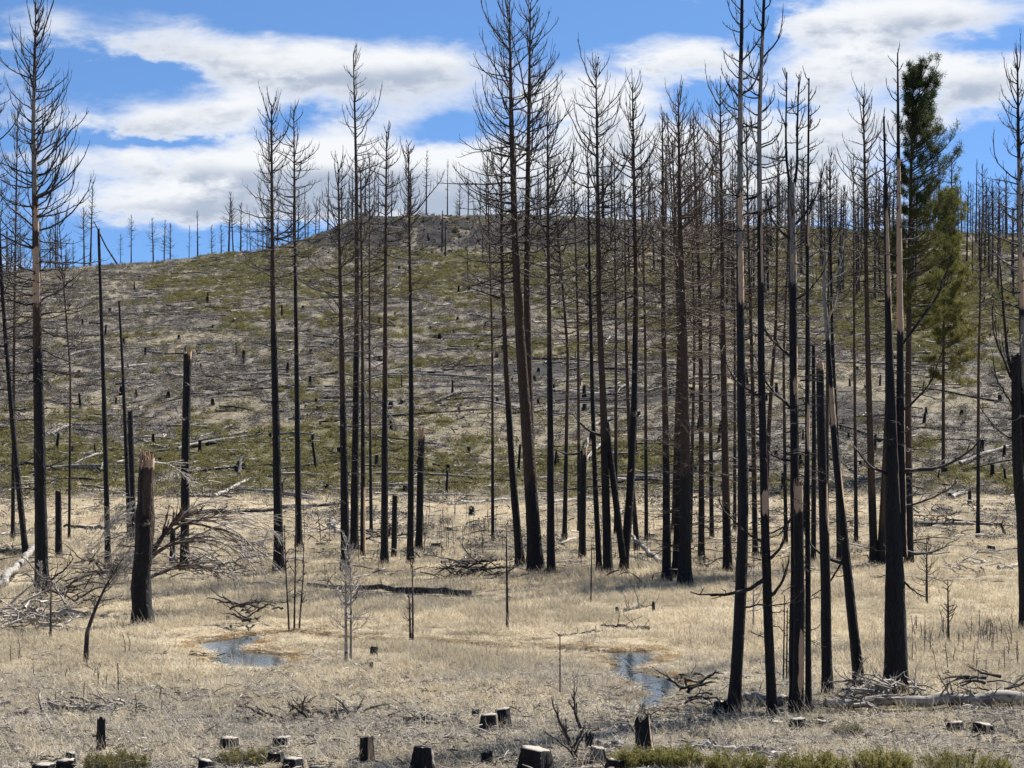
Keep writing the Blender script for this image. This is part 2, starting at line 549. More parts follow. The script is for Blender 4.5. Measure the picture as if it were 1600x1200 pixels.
def bark_material():
    """charred bark; attribute state: r = bark gone, bare wood; g = bark scorched brown instead of black; b = weathered grey, also the sunlit flank painted on stumps"""
    m, t, out = new_mat('charred_bark')
    tc = t.node('ShaderNodeTexCoord').outputs['Object']
    st = t.node('ShaderNodeAttribute', attribute_name='state').outputs['Color']
    r, g, b = t.node('ShaderNodeSeparateColor', {0: st}).outputs
    st1 = t.scale_vec(tc, (9, 9, 2.2))
    n1 = t.noise(st1, 1.0, 6, 0.65)
    n2 = t.noise(t.scale_vec(tc, (38, 38, 6)), 1.0, 4, 0.7)
    n3 = t.noise(t.scale_vec(tc, (3, 3, 1.0)), 1.0, 4, 0.6)
    plate = t.node('ShaderNodeTexVoronoi', {'Vector': t.scale_vec(tc, (9, 9, 2.4)), 'Scale': 1.0, 'Randomness': 1.0}, feature='DISTANCE_TO_EDGE').outputs['Distance']
    black = t.mix(n1, (0.006, 0.006, 0.008), (0.026, 0.025, 0.026))
    brown = t.mix(n1, (0.028, 0.020, 0.015), (0.10, 0.069, 0.050))
    fb = t.step(t.m('ADD', g, t.m('MULTIPLY', t.m('SUBTRACT', n3, 0.5), 0.9)), 0.35, 0.65)
    col = t.mix(fb, black, brown)
    grey = t.mix(n2, (0.14, 0.12, 0.10), (0.36, 0.33, 0.29))
    fg = t.step(t.m('ADD', b, t.m('MULTIPLY', t.m('SUBTRACT', n3, 0.5), 0.9)), 0.38, 0.62)
    col = t.mix(fg, col, grey)
    wood = t.mix(n2, (0.30, 0.185, 0.105), (0.60, 0.44, 0.30))
    fw = t.step(t.m('ADD', r, t.m('MULTIPLY', t.m('SUBTRACT', n1, 0.5), 1.3)), 0.44, 0.56)
    col = t.mix(fw, col, wood)
    h = t.m('ADD', t.m('MULTIPLY', t.step(plate, 0.0, 0.18), 0.7), t.m('MULTIPLY', n2, 0.5))
    h = t.m('MULTIPLY', h, t.m('SUBTRACT', 1.0, t.m('MULTIPLY', fw, 0.8)))
    principled(t, out, col, 0.75, h, 0.9, 0.05, 0.25)
    return m


def wood_material(name, a, b, c=None, rough=0.8, sc=(2, 2, 2)):
    """branches and logs: blotches of a and b, with specks of c"""
    m, t, out = new_mat(name)
    tc = t.node('ShaderNodeTexCoord').outputs['Object']
    rnd = t.node('ShaderNodeObjectInfo').outputs['Random']
    off = t.node('ShaderNodeVectorMath', {0: tc, 1: t.node('ShaderNodeCombineXYZ', {0: t.m('MULTIPLY', rnd, 37.0), 1: t.m('MULTIPLY', rnd, 11.0)}).outputs[0]}, operation='ADD').outputs[0]
    n1 = t.noise(t.scale_vec(off, sc), 1.0, 5, 0.6)
    n2 = t.noise(off, 25.0, 3, 0.6)
    col = t.mix(t.step(n1, 0.35, 0.65), a, b)
    if c:
        col = t.mix(t.step(t.noise(off, 3.3, 4, 0.7), 0.56, 0.64), col, c)
    col = t.mix(1.0, col, t.mix(n2, (0.7, 0.7, 0.7), (1.25, 1.25, 1.25)), 'MULTIPLY')
    principled(t, out, col, rough, n2, 0.5, 0.02, 0.25)
    return m


def grass_material(name, a, b, c, trans=0.35, patch=None):
    """thin blades; every clump takes its own tone"""
    m, t, out = new_mat(name)
    rnd = t.node('ShaderNodeObjectInfo').outputs['Random']
    st = t.node('ShaderNodeAttribute', attribute_name='state').outputs['Color']
    r, g, bb = t.node('ShaderNodeSeparateColor', {0: st}).outputs
    col = t.mix(rnd, a, b)
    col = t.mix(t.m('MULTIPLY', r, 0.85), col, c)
    if patch:      # noise patches of greyer tone
        loc = t.node('ShaderNodeObjectInfo').outputs['Location']
        col = t.mix(t.step(t.noise(t.scale_vec(loc, (0.16, 0.10, 0.1)), 1.0, 4, 0.6), 0.42, 0.62), col, patch)
    d = t.node('ShaderNodeBsdfDiffuse', {'Color': col})
    tr = t.node('ShaderNodeBsdfTranslucent', {'Color': col})
    mx = t.node('ShaderNodeMixShader', {0: trans, 1: d.outputs[0], 2: tr.outputs[0]})
    t.l.new(mx.outputs[0], out.inputs['Surface'])
    return m


def ground_material():
    m, t, out = new_mat('ground_litter')
    geo = t.node('ShaderNodeNewGeometry').outputs['Position']
    st = t.node('ShaderNodeAttribute', attribute_name='state').outputs['Color']
    g, d, s = t.node('ShaderNodeSeparateColor', {0: st}).outputs
    n0 = t.noise(geo, 0.55, 6, 0.7)
    n1 = t.noise(geo, 3.0, 6, 0.7)
    n2 = t.noise(t.scale_vec(geo, (14, 26, 14)), 1.0, 5, 0.7)
    base = t.mix(t.step(n1, 0.3, 0.7), (0.085, 0.074, 0.06), (0.27, 0.24, 0.195))
    base = t.mix(t.step(n0, 0.5, 0.68), base, (0.14, 0.11, 0.084))
    straw = t.mix(n2, (0.20, 0.16, 0.105), (0.55, 0.46, 0.32))  # shade between the tufts is put into this darker ground colour
    py_ = t.node('ShaderNodeSeparateXYZ', {0: geo}).outputs[1]
    straw = t.mix(t.step(py_, 150, 172), straw, t.mix(n2, (0.13, 0.11, 0.075), (0.33, 0.285, 0.20)))
    col = t.mix(t.step(t.m('ADD', s, t.m('MULTIPLY', t.m('SUBTRACT', n1, 0.5), 0.5)), 0.2, 0.75), base, straw)
    gr = t.mix(n2, (0.05, 0.048, 0.02), (0.13, 0.12, 0.05))
    col = t.mix(t.m('MULTIPLY', t.step(t.m('ADD', g, t.m('MULTIPLY', t.m('SUBTRACT', n1, 0.5), 0.8)), 0.3, 0.75), 0.85), col, gr)
    ash = t.mix(n2, (0.016, 0.015, 0.016), (0.066, 0.06, 0.056))
    col = t.mix(t.step(t.m('ADD', d, t.m('MULTIPLY', t.m('SUBTRACT', n1, 0.5), 0.7)), 0.3, 0.7), col, ash)
    specks = t.node('ShaderNodeTexVoronoi', {'Vector': geo, 'Scale': 2.3}, feature='F1').outputs['Distance']
    col = t.mix(t.m('MULTIPLY', t.step(specks, 0.16, 0.05), 0.6), col, (0.42, 0.38, 0.32))
    col = t.mix(1.0, col, t.mix(n2, (0.6, 0.6, 0.6), (1.3, 1.3, 1.3)), 'MULTIPLY')
    h = t.m('ADD', n1, t.m('MULTIPLY', n2, 0.4))
    principled(t, out, col, 0.95, h, 0.8, 0.12, 0.1)
    return m


def water_material():
    m, t, out = new_mat('stream_water')
    geo = t.node('ShaderNodeNewGeometry').outputs['Position']
    n = t.noise(t.scale_vec(geo, (5.5, 3.2, 1)), 1.0, 3, 0.6)
    p = principled(t, out, (0.03, 0.042, 0.05), 0.03, n, 0.11, 0.05, 0.5)
    p.inputs['IOR'].default_value = 1.33
    return m


def cut_material():
    """sawn end: pale weathered wood with rings and checks"""
    m, t, out = new_mat('sawn_wood')
    tc = t.node('ShaderNodeTexCoord').outputs['Object']
    w = t.node('ShaderNodeTexWave', {'Vector': tc, 'Scale': 14.0, 'Distortion': 2.0, 'Detail': 2.0}, wave_type='RINGS', rings_direction='Z').outputs['Fac']
    n = t.noise(tc, 7.0, 5, 0.65)
    col = t.mix(w, (0.24, 0.205, 0.165), (0.43, 0.385, 0.325))
    col = t.mix(t.step(n, 0.5, 0.68), col, (0.19, 0.165, 0.14))
    col = t.mix(t.step(n, 0.36, 0.28), col, (0.08, 0.07, 0.065))
    principled(t, out, col, 0.85, n, 0.5, 0.03, 0.2)
    return m


M = {}
M['bark'] = bark_material()
M['branch'] = wood_material('scorched_branch', (0.020, 0.017, 0.016), (0.065, 0.052, 0.044), (0.16, 0.14, 0.12))
M['black'] = wood_material('charred_branch', (0.012, 0.011, 0.012), (0.035, 0.031, 0.030), (0.11, 0.10, 0.09))
M['brown'] = wood_material('brown_branch', (0.05, 0.036, 0.028), (0.115, 0.085, 0.066), (0.20, 0.175, 0.15))
M['silver'] = wood_material('silver_deadwood', (0.22, 0.195, 0.17), (0.46, 0.42, 0.37), (0.06, 0.052, 0.048))
M['log'] = wood_material('charred_log', (0.014, 0.013, 0.013), (0.055, 0.048, 0.044), (0.24, 0.21, 0.18), sc=(1.2, 5, 5))
M['palelog'] = wood_material('weathered_log', (0.11, 0.098, 0.085), (0.36, 0.325, 0.28), (0.06, 0.052, 0.048), sc=(1.0, 6, 6))
M['far'] = wood_material('distant_bark', (0.024, 0.022, 0.024), (0.062, 0.054, 0.05), (0.12, 0.105, 0.09))
M['cut'] = cut_material()
M['torn'] = wood_material('torn_wood', (0.17, 0.10, 0.065), (0.38, 0.25, 0.16), (0.05, 0.04, 0.035), sc=(9, 9, 2))
M['ground'] = ground_material()
M['water'] = water_material()
M['straw'] = grass_material('straw_grass', (0.55, 0.455, 0.31), (0.85, 0.765, 0.585), (0.34, 0.26, 0.155), 0.3, (0.40, 0.345, 0.25))
M['drystraw'] = grass_material('hill_straw', (0.27, 0.23, 0.155), (0.42, 0.37, 0.265), (0.15, 0.12, 0.08))
M['sedge'] = grass_material('rusty_sedge', (0.33, 0.205, 0.085), (0.43, 0.30, 0.15), (0.17, 0.095, 0.04))
M['litter'] = grass_material('grey_dry_stems', (0.30, 0.27, 0.22), (0.62, 0.575, 0.49), (0.10, 0.088, 0.075), 0.2)
M['olive'] = grass_material('olive_scrub_leaf', (0.092, 0.086, 0.028), (0.19, 0.172, 0.06), (0.26, 0.225, 0.12), 0.3)
M['greybrush'] = grass_material('grey_scrub_twig', (0.13, 0.115, 0.096), (0.36, 0.328, 0.28), (0.06, 0.052, 0.046), 0.1)
M['needle'] = grass_material('pine_needle', (0.036, 0.054, 0.026), (0.058, 0.078, 0.034), (0.16, 0.145, 0.045), 0.35)
M['needle2'] = grass_material('yellow_green_needle', (0.125, 0.135, 0.04), (0.17, 0.175, 0.06), (0.25, 0.205, 0.075), 0.35)  # lighter, yellower needle tone for the smaller pine
M['bush'] = grass_material('yellow_green_leaf', (0.16, 0.17, 0.05), (0.24, 0.235, 0.08), (0.33, 0.27, 0.11), 0.35)

# ------------------------------------------------------------------ ground and water
def make_ground():
    ys = np.concatenate([np.arange(-30, 44, 2.0), np.arange(44, 84, 0.34), np.arange(84, 165, 0.7), np.arange(165, 350, 1.6), np.arange(350, 404, 0.7), np.arange(404, 480, 4), np.linspace(485, 4000, 30)])
    xc = np.concatenate([np.arange(0, 20, 0.36), np.arange(20, 60, 0.9), np.arange(60, 130, 1.9), np.linspace(132, 3000, 36)])
    xs = np.concatenate([-xc[:0:-1], xc])
    X, Y = np.meshgrid(xs, ys)
    Z = terrain(X, Y)
    g, d, s = cover(X, Y, Z)
    mb = MB()
    idx = np.arange(X.size).reshape(X.shape)
    q = np.stack([idx[:-1, :-1], idx[:-1, 1:], idx[1:, 1:], idx[1:, :-1]], -1)
    mb.add(np.stack([X, Y, Z], -1), q, None, np.stack([g, d, s], -1))
    o = mb.obj('ground', M['ground'])
    tag(o, 'grassy meadow rising into a burnt scrubby hillside', kind='structure')


make_ground()


def make_water(P, label):
    x0, y0 = P.min(0) - 0.8; x1, y1 = P.max(0) + 0.8
    xs = np.arange(x0, x1, 0.3); ys = np.arange(y0, y1, 0.3)
    X, Y = np.meshgrid(xs, ys)
    keep = water_sd(X, Y) < 0.75
    idx = np.arange(X.size).reshape(X.shape)
    k = keep[:-1, :-1] & keep[1:, 1:] & keep[1:, :-1] & keep[:-1, 1:]
    q = np.stack([idx[:-1, :-1], idx[:-1, 1:], idx[1:, 1:], idx[1:, :-1]], -1)[k]
    used = np.unique(q)
    remap = np.zeros(X.size, int); remap[used] = np.arange(len(used))
    V = np.stack([X, Y, np.full(X.shape, -0.055)], -1).reshape(-1, 3)[used]
    mb = MB()
    mb.add(V, remap[q])
    tag(mb.obj('stream_water', M['water']), label, kind='structure')


make_water(POLY[0], 'blue bend of open stream water left of the pale saplings')
make_water(POLY[1], 'winding blue stream water in the middle of the meadow')

# ------------------------------------------------------------------ burnt pines
def state_fn(zl, m, br=None, bare=(), grey=()):
    """zl(py) -> local height; br: py where black char gives way to brown bark; bare/grey: (py_low, py_high, angle, half width)"""
    def f(z, a, h):
        A = np.zeros(z.shape + (3,))
        if isinstance(br, list):
            for lo, hi, ang, hw in br:
                da = np.abs((a - R(ang) + np.pi) % (2 * np.pi) - np.pi)
                A[..., 1] = np.maximum(A[..., 1], sst(z, zl(lo) - 0.6, zl(lo) + 0.4) * (1 - sst(z, zl(hi) - 0.1, zl(hi) + 0.1)) * (1 - sst(da, R(hw) - 0.3, R(hw) + 0.3)))
        elif br is not None:
            A[..., 1] = 0.85 * sst(z, zl(br) - 2.2, zl(br) + 2.2)
        for ch, lst in ((0, bare), (2, grey)):
            for lo, hi, ang, hw in lst:
                da = np.abs((a - R(ang) + np.pi) % (2 * np.pi) - np.pi)
                k = sst(z, zl(lo) - 0.5, zl(lo) + 0.4) * (1 - sst(z, zl(hi) - 0.4, zl(hi) + 0.5)) * (1 - sst(da, R(hw) - 0.45, R(hw) + 0.45))
                A[..., ch] = np.maximum(A[..., ch], k)
        return A
    return f


def crown_profile(t):
    return np.interp(t, [0, 0.12, 0.35, 0.6, 0.85, 1.0], [0.75, 0.98, 1.0, 0.74, 0.4, 0.14])


def place_base(px, py):
    b = gp(px, py)
    b[2] -= 0.02
    return b


def pine(name, label, group, pts, w, cs=None, hw=0, per_m=5.5, br=None, bare=(), grey=(), mat='branch', sep=6, side=0.0, wt=None, broken=0.0,
         low=None, twigs=7, sub=1, rough=0.05, up=1.0, pw=0.85, lean_y=0.0, at=None, flare=0.35, cat='dead tree', forks=(), splinters=0, splinter_h=20):
    """pts: base ... top as pixels of the photograph, all at the depth of the base. cs: pixel row where the branches begin, hw: crown half width in pixels"""
    b = place_base(*pts[0]) if at is None else np.array([(pts[0][0] - CX) * at / F, at, tz((pts[0][0] - CX) * at / F, at)])
    Yd = b[1]; m = Yd / F
    zl = lambda py: CAMH + (CY - py) * m - b[2]
    loc = [((px - CX) * m - b[0], lean_y * zl(py), max(0.0, zl(py))) for px, py in pts]
    loc[0] = (0, 0, 0)
    t = thing(name, label, cat, b, group)
    r0 = w * m / 2
    rt = (wt * m / 2) if wt else 0.018
    sides = 16 if w > 13 else 12
    mb, H, cen = trunk_mesh(loc, r0 * 0.93, rt, sides, flare, broken * m, state_fn(zl, m, br, bare, grey), rough, 0.3 if w > 13 else 0.4, pw=pw)
    mb.obj('trunk', M['bark'], t)
    if splinters:      # torn wood standing up round the break
        c0, rr0 = cen(np.array([H]))
        for i in range(splinters):
            a_ = rng.uniform(0, 6.28); q_ = rng.uniform(.35, .95) * rr0[0]; hh = rng.uniform(.15, 1.0) ** 1.4 * splinter_h * m
            p_ = c0[0] + np.array([q_ * math.sin(a_), -q_ * math.cos(a_), -.12])
            sb = MB(); w_ = rng.uniform(.10, .26) * rr0[0]
            tubes(sb, np.stack([p_, p_ + [0, 0, .12 + hh * .55], p_ + [rng.normal(0, .03), rng.normal(0, .03), .12 + hh]])[None], np.array([[w_, w_ * .75, .006]]), 5)
            sb.obj('splinter', M['torn'], t)
    for fk in forks:
        fl = [((px - CX) * m - b[0], 0.05, zl(py)) for px, py in fk['pts']]
        fm, fH, fc = trunk_mesh(fl, fk['w'] * m / 2, (fk.get('wt') or 2) * m / 2, 12, 0.0, fk.get('broken', 0) * m, state_fn(zl, m, br, fk.get('bare', ()), fk.get('grey', ())), rough, 0.35, sink=0.0)
        fm.obj('leader', M['bark'], t)
        if fk.get('hw'):
            crown(t, fc, fH, zl, fk['cs'], fl[0][2], fk['hw'] * m, per_m, mat, sep, fk.get('side', 0), twigs, sub, up, fl)
    if cs is not None:
        crown(t, cen, H, zl, cs, 0.0, hw * m, per_m, mat, sep, side, twigs, sub, up, loc)
    if low is not None:      # sparse dead limbs lower down: (py_top, py_bottom, count, length px)
        for (p0, p1, n, ln) in low:
            n = int(n * (2.6 if mat == 'brown' else 1.8)) if n > 4 else n
            h = rng.uniform(zl(p1), zl(p0), n)
            c, rr = cen(h)
            az = rng.uniform(0, 2 * np.pi, n)
            L = ln * m * rng.uniform(0.5, 1.1, n)
            parts = limbs(c, az, rng.uniform(-0.35, 0.3, n), rng.uniform(-0.5, 0.5, n), L, np.clip(L * 0.017, 0.013, 0.034), 8, 0.35, 7, 1, 0.16, 0.42)
            for i in range(n):
                branch_obj('limb', parts, i, M[mat], t)
    return t, cen, H, zl, m


def branch_obj(name, parts, i, mat, parent):
    one = MB()
    emit(one, parts[:1], [i])
    o = one.obj(name, mat, parent)
    tw = MB()
    emit(tw, parts[1:], [i])
    if tw.n:
        tw.obj('twigs', mat, o)
    return o


def crown(t, cen, H, zl, cs, zoff, hwm, per_m, mat, sep, side, twigs, sub, up, loc, droopy=0.0):
    z0 = max(0.4, zl(cs) - zoff)
    Hc = H - z0
    if Hc <= 0.5:
        return
    n = int(Hc * per_m * 2.45)
    bias = rng.uniform(0, 6.28)
    h = z0 + Hc * ((np.arange(n) + rng.random(n)) / n) ** 0.93
    h = np.minimum(h, H - 0.05)
    wh = np.round(h / 0.42) * 0.42           # loose whorls
    h = np.clip(0.6 * wh + 0.4 * h, z0, H - 0.03)
    tt = (h - z0) / Hc
    az = rng.uniform(0, 2 * np.pi, n)
    az = np.where(rng.random(n) < 0.15, bias + rng.normal(0, 0.9, n), az)      # wind and neighbours: no crown is even all round
    if side:
        az = np.where(rng.random(n) < abs(side), rng.normal(np.sign(side) * np.pi / 2, 0.7, n), az)
    c, rr = cen(h)
    reach = hwm * 1.85 * crown_profile(tt) * rng.uniform(0.3, 1.1, n) * (0.7 + 0.55 * vnoise(h * 0.5, az, int(rng.integers(999))))
    e0 = np.interp(tt, [0, 0.3, 0.7, 0.9, 1], [-0.25, 0.05, 0.32, 0.6, 0.95]) + rng.normal(0, 0.2, n)
    e1 = e0 + up * np.interp(tt, [0, 0.25, 0.6, 1], [0.2, 0.6, 0.8, 0.5]) + rng.normal(0, 0.28, n)
    e1 = np.clip(e1, -0.6, 1.4)
    L = reach / np.maximum(0.35, np.cos((e0 + e1) / 2))
    stub = rng.random(n) < 0.2
    L = np.where(stub, L * rng.uniform(0.1, 0.4, n), L)
    r = np.clip(0.0095 + 0.0095 * L, 0.011, 0.042)
    parts = limbs(c, az, e0, e1, L, r, twigs, 0.9 * up, 7, sub, 0.13, 0.3)
    order = np.argsort(-L)
    for i in order[:sep]:
        branch_obj('branch', parts, i, M[mat], t)
    rest = MB()
    emit(rest, parts, order[sep:])
    # the leading shoot's end shoots
    rest.obj('crown', M[mat], t)


G1 = 'burnt pines standing across the meadow'
G2 = 'charred trees at the front right'
# --- left edge
pine('burnt_pine', 'slim black pine at the left edge, its trunk leaning away to the left', G1, [(41, 875), (22, 690), (8, 520), (0, 400), (-8, 110)], 11, 640, 42, per_m=4, mat='black')
pine('burnt_pine', 'tallest burnt pine at far left, upswept branches and an orange bare patch on its trunk', G1, [(66, 930), (62, 700), (58, 520), (57, 400), (52, 200), (56, 8)], 23, 600, 62, per_m=6.5, br=560,
     bare=[(475, 390, -10, 80), (360, 325, 30, 60)], grey=[(300, 120, 30, 70)], sub=1, low=[(480, 800, 9, 75)], sep=14, mat='black', rough=0.07)
pine('burnt_snag', 'short charred post between the far left tall pine and the thin pole', G1, [(92, 872), (91, 770)], 11, wt=9, broken=6, cat='snag')
pine('burnt_pole', 'thin tall branchless black pole with a broken tip leaning on it', G1, [(169, 885), (163, 640), (158, 480), (154, 362)], 10, wt=4, broken=8, low=[(380, 700, 4, 20)], cat='snag', forks=[dict(pts=[(183, 413), (165, 385), (146, 345)], w=3.2, wt=1.5)], mat='black')
pine('burnt_pole', 'thin branchless black pole rising behind the reddish broken snag', G1, [(203, 850), (197, 700), (191, 560), (186, 470)], 9, wt=3, cat='snag', low=[(500, 780, 6, 12)], mat='black')
pine('burnt_snag', 'narrow charred post beside the thin pole behind the reddish snag', G1, [(208, 846), (204, 643)], 10, wt=8, broken=5, cat='snag')
pine('broken_snag', 'thick broken snag with splintered reddish top and tangled dead branches at its foot', None, [(223, 976), (219, 905), (226, 845), (227, 770), (230, 722)], 32, wt=25, broken=9, splinters=16, splinter_h=24, low=[(760, 900, 6, 60)],
     bare=[(728, 690, 0, 200), (765, 720, 85, 12)], br=[(800, 690, 50, 62), (850, 800, 70, 25)], rough=0.13, cat='snag', flare=0.25)
pine('burnt_snag', 'tall thick black snag with a snapped flat top right of the reddish snag', G1, [(288, 893), (290, 700), (293, 553)], 15, wt=12, broken=9, cat='snag', bare=[(560, 545, 60, 60)], low=[(580, 860, 5, 28)], mat='silver')
pine('burnt_snag', 'small charred stub standing just left of the tall flat-topped snag', G1, [(269, 884), (270, 828)], 9, wt=8, broken=4, cat='snag')
# --- left middle pair
pine('burnt_pine', 'straight burnt pine, left and thicker one of the pair left of centre', G1, [(436, 896), (432, 700), (427, 500), (425, 330), (424, 162)], 17, 470, 42, per_m=6, br=520, low=[(420, 640, 8, 40)])
pine('burnt_pine', 'straight burnt pine, right and thinner one of the pair left of centre', G1, [(467, 858), (464, 600), (461, 400), (459, 172)], 12, 420, 36, per_m=5.5, br=430, low=[(420, 640, 8, 40)])
# --- cluster of six
pine('burnt_pine', 'thick burnt pine at the left of the tight cluster behind the pale sapling', G1, [(540, 895), (537, 700), (533, 500), (528, 255)], 16, 560, 40, per_m=5, br=640, low=[(480, 800, 10, 40)])
pine('burnt_pine', 'tall sparse burnt pine rising highest from the tight cluster left of centre', G1, [(553, 862), (556, 650), (558, 450), (557, 280), (552, 84)], 14, 400, 34, per_m=3.6, br=560, side=0.45, sep=10, low=[(400, 640, 8, 40)])
pine('burnt_pine', 'thin burnt pine at the right of the tight cluster with a scuffed trunk base', G1, [(567, 868), (567, 650), (566, 480), (563, 262)], 9, 520, 30, per_m=5, br=620, bare=[(860, 760, 60, 50)], low=[(500, 760, 8, 32)])
pine('burnt_pine', 'straight burnt pine standing alone just right of the tight cluster', G1, [(601, 884), (601, 700), (602, 500), (603, 330), (604, 206)], 13, 430, 34, per_m=6, br=610, low=[(420, 720, 9, 40)])
pine('burnt_snag', 'short black post between two straight pines left of centre', G1, [(615, 870), (617, 776)], 9, wt=8, broken=3, cat='snag')
pine('burnt_pine', 'straight burnt pine directly left of the leaning black snag', G1, [(641, 881), (643, 650), (641, 450), (638, 226)], 12, 470, 30, per_m=6, br=470, low=[(440, 760, 10, 42)])
pine('burnt_snag', 'black snapped snag touching the straight pine left of centre', G1, [(654, 860), (659, 672)], 12, wt=10, broken=6, cat='snag', bare=[(684, 660, 0, 200)])
# --- centre
pine('burnt_pine', 'slender burnt pine curving up left of the big twin pines', G1, [(813, 884), (800, 730), (790, 560), (784, 400), (783, 225)], 14, 560, 46, per_m=5, br=640, low=[(420, 700, 12, 42)], mat='branch')
pine('burnt_pine', 'biggest centre pine with a bent trunk and broad upswept bare crown, left of the twins', G1, [(838, 895), (824, 680), (813, 540), (806, 400), (799, 200), (796, 6)], 25, 450, 68, per_m=5.2, br=760, sub=1, sep=14, side=-0.35, up=1.0, rough=0.06)
pine('burnt_pine', 'tall centre pine with branches swept to the right, right of the twins', G1, [(832, 885), (827, 650), (823, 450), (825, 250), (829, 4)], 18, 420, 58, per_m=5, br=700, sub=1, sep=12, side=0.4, up=1.0)
pine('burnt_pine', 'straight black pine just right of the centre twin pines', G1, [(861, 898), (860, 650), (857, 400), (855, 186)], 14, 480, 46, per_m=5.5, br=560, low=[(420, 700, 8, 38)], side=0.3)
_, cen, H, zl, m = pine('burnt_snag', 'charred snag with a broken top and one long horizontal limb to the left', G1, [(910, 872), (912, 705)], 12, wt=10, broken=10, cat='snag', bare=[(712, 690, 60, 90)])
pine('burnt_pine', 'thin black pine left of the scorched forked pine right of centre', G1, [(937, 898), (930, 760), (925, 600), (921, 420), (918, 232)], 10, 560, 32, per_m=5, low=[(480, 800, 8, 35)])
pine('burnt_pine', 'reddish brown pine with a scorched black foot and second leg right of centre', G1, [(950, 900), (946, 760), (943, 640), (936, 480), (934, 300), (931, 100)], 15, 500, 46, per_m=6, br=680, sub=1, sep=10,
     forks=[dict(pts=[(973, 872), (962, 780), (947, 660)], w=11, wt=9)], low=[(500, 800, 8, 40)])
pine('burnt_pine', 'burnt pine whose foot slants to the left, right of the reddish forked pine', G1, [(974, 896), (984, 780), (991, 640), (994, 450), (991, 300), (988, 130)], 15, 500, 46, per_m=6.5, br=520, sub=1, sep=10, low=[(480, 800, 10, 45)])
pine('burnt_pine', 'slim reddish trunk rising behind the pine with the slanted foot', G1, [(996, 860), (985, 720), (979, 560), (976, 300)], 9, 560, 26, per_m=4, br=800, mat='brown')
pine('burnt_pine', 'left trunk of the dense twiggy clump right of centre', G1, [(1042, 908), (1041, 720), (1037, 520), (1035, 182)], 15, 520, 34, per_m=6, br=700, mat='brown', low=[(500, 860, 14, 45)])
pine('burnt_pine', 'middle black trunk of the dense twiggy clump right of centre', G1, [(1056, 903), (1062, 720), (1063, 540), (1050, 215)], 14, 480, 36, per_m=6, br=720, mat='brown', low=[(500, 860, 12, 50)])
pine('burnt_pine', 'thickest brown trunk of the dense twiggy clump right of centre', G1, [(1070, 914), (1071, 720), (1069, 540), (1062, 340), (1060, 150)], 21, 520, 50, per_m=8, br=740, mat='brown', sub=1, low=[(480, 860, 30, 62)], sep=10)
pine('burnt_pine', 'thin brown trunk just right of the dense twiggy clump', G1, [(1096, 880), (1096, 680), (1094, 480), (1083, 186)], 11, 560, 36, per_m=6.5, br=760, mat='brown', low=[(500, 860, 18, 50)])
pine('burnt_pine', 'brown barked pine with long twiggy lower limbs, left of the two nearest front trunks', G1, [(1137, 893), (1133, 700), (1130, 520), (1128, 340), (1125, 142)], 15, 480, 46, per_m=6.5, br=800, mat='brown', low=[(460, 870, 24, 60)], sub=1)
pine('burnt_pine', 'thin burnt pine seen between the two tallest front trunks', G1, [(1180, 872), (1176, 600), (1170, 400), (1166, 190)], 10, 600, 34, per_m=6, br=760, mat='brown', low=[(460, 850, 14, 50)])
pine('burnt_pine', 'slim brown trunk slanting right behind the two tallest front trunks', G1, [(1192, 872), (1203, 640), (1213, 500), (1216, 220)], 9, 560, 30, per_m=5, br=800, mat='brown', low=[(460, 800, 10, 45)])
# --- front right
pine('charred_tree', 'tall black front tree with pale bare upper trunk, leftmost of the front right group', G2, [(1147, 1118), (1156, 960), (1162, 800), (1158, 600), (1156, 400), (1157, 150), (1160, -30)], 22, 420, 40, per_m=3.6, mat='black',
     bare=[(470, 385, 30, 70), (360, 300, 20, 80)], grey=[(300, 100, 20, 90), (380, 340, 0, 60)], sep=20, up=1.25, low=[(420, 640, 9, 40), (780, 960, 3, 90)], rough=0.06, wt=4)
pine('charred_tree', 'tall black front tree with patchy white upper trunk, second from left at front right', G2, [(1207, 1119), (1200, 960), (1196, 830), (1190, 600), (1188, 400), (1186, 200), (1195, -30)], 17, 420, 40, per_m=3.6, mat='black',
     bare=[(800, 765, 20, 70), (780, 690, 85, 35), (440, 330, 60, 60)], grey=[(330, 250, 10, 80), (235, 190, 10, 90), (180, 60, 10, 90)], sep=20, up=1.25, low=[(440, 1000, 14, 48)], rough=0.06, wt=4)
pine('charred_tree', 'front right charred tree forking into two upright leaders above a white barkless section', G2, [(1240, 1112), (1243, 900), (1241, 650), (1239, 420), (1237, 285)], 17, 430, 36, per_m=3, mat='black', wt=11,
     bare=[(620, 590, 40, 60), (590, 545, 70, 40), (420, 400, 10, 60)], grey=[(440, 288, 30, 90)], low=[(420, 1000, 18, 62)], sep=10,
     forks=[dict(pts=[(1237, 300), (1230, 262), (1228, 210), (1230, 112)], w=4.6, wt=1.5, cs=270, hw=26), dict(pts=[(1239, 305), (1246, 265), (1246, 200), (1249, 116)], w=5, wt=1.5, cs=270, hw=26)])
pine('broken_snag', 'charred broken snag with splintered tan top in the front right group', G2, [(1247, 1117), (1249, 950), (1247, 760)], 19, wt=15, broken=8, splinters=9, splinter_h=22, cat='snag', bare=[(800, 735, 0, 75), (1080, 985, 25, 32)], flare=0.2)
pine('charred_tree', 'slim black pole-like tree right beside the splintered tan-topped snag', G2, [(1263, 1114), (1262, 850), (1261, 600), (1262, 350), (1264, 122)], 11, 380, 30, per_m=2.6, mat='black', bare=[(700, 630, 40, 60), (380, 330, 40, 60)], low=[(400, 1000, 14, 45)], sep=8)
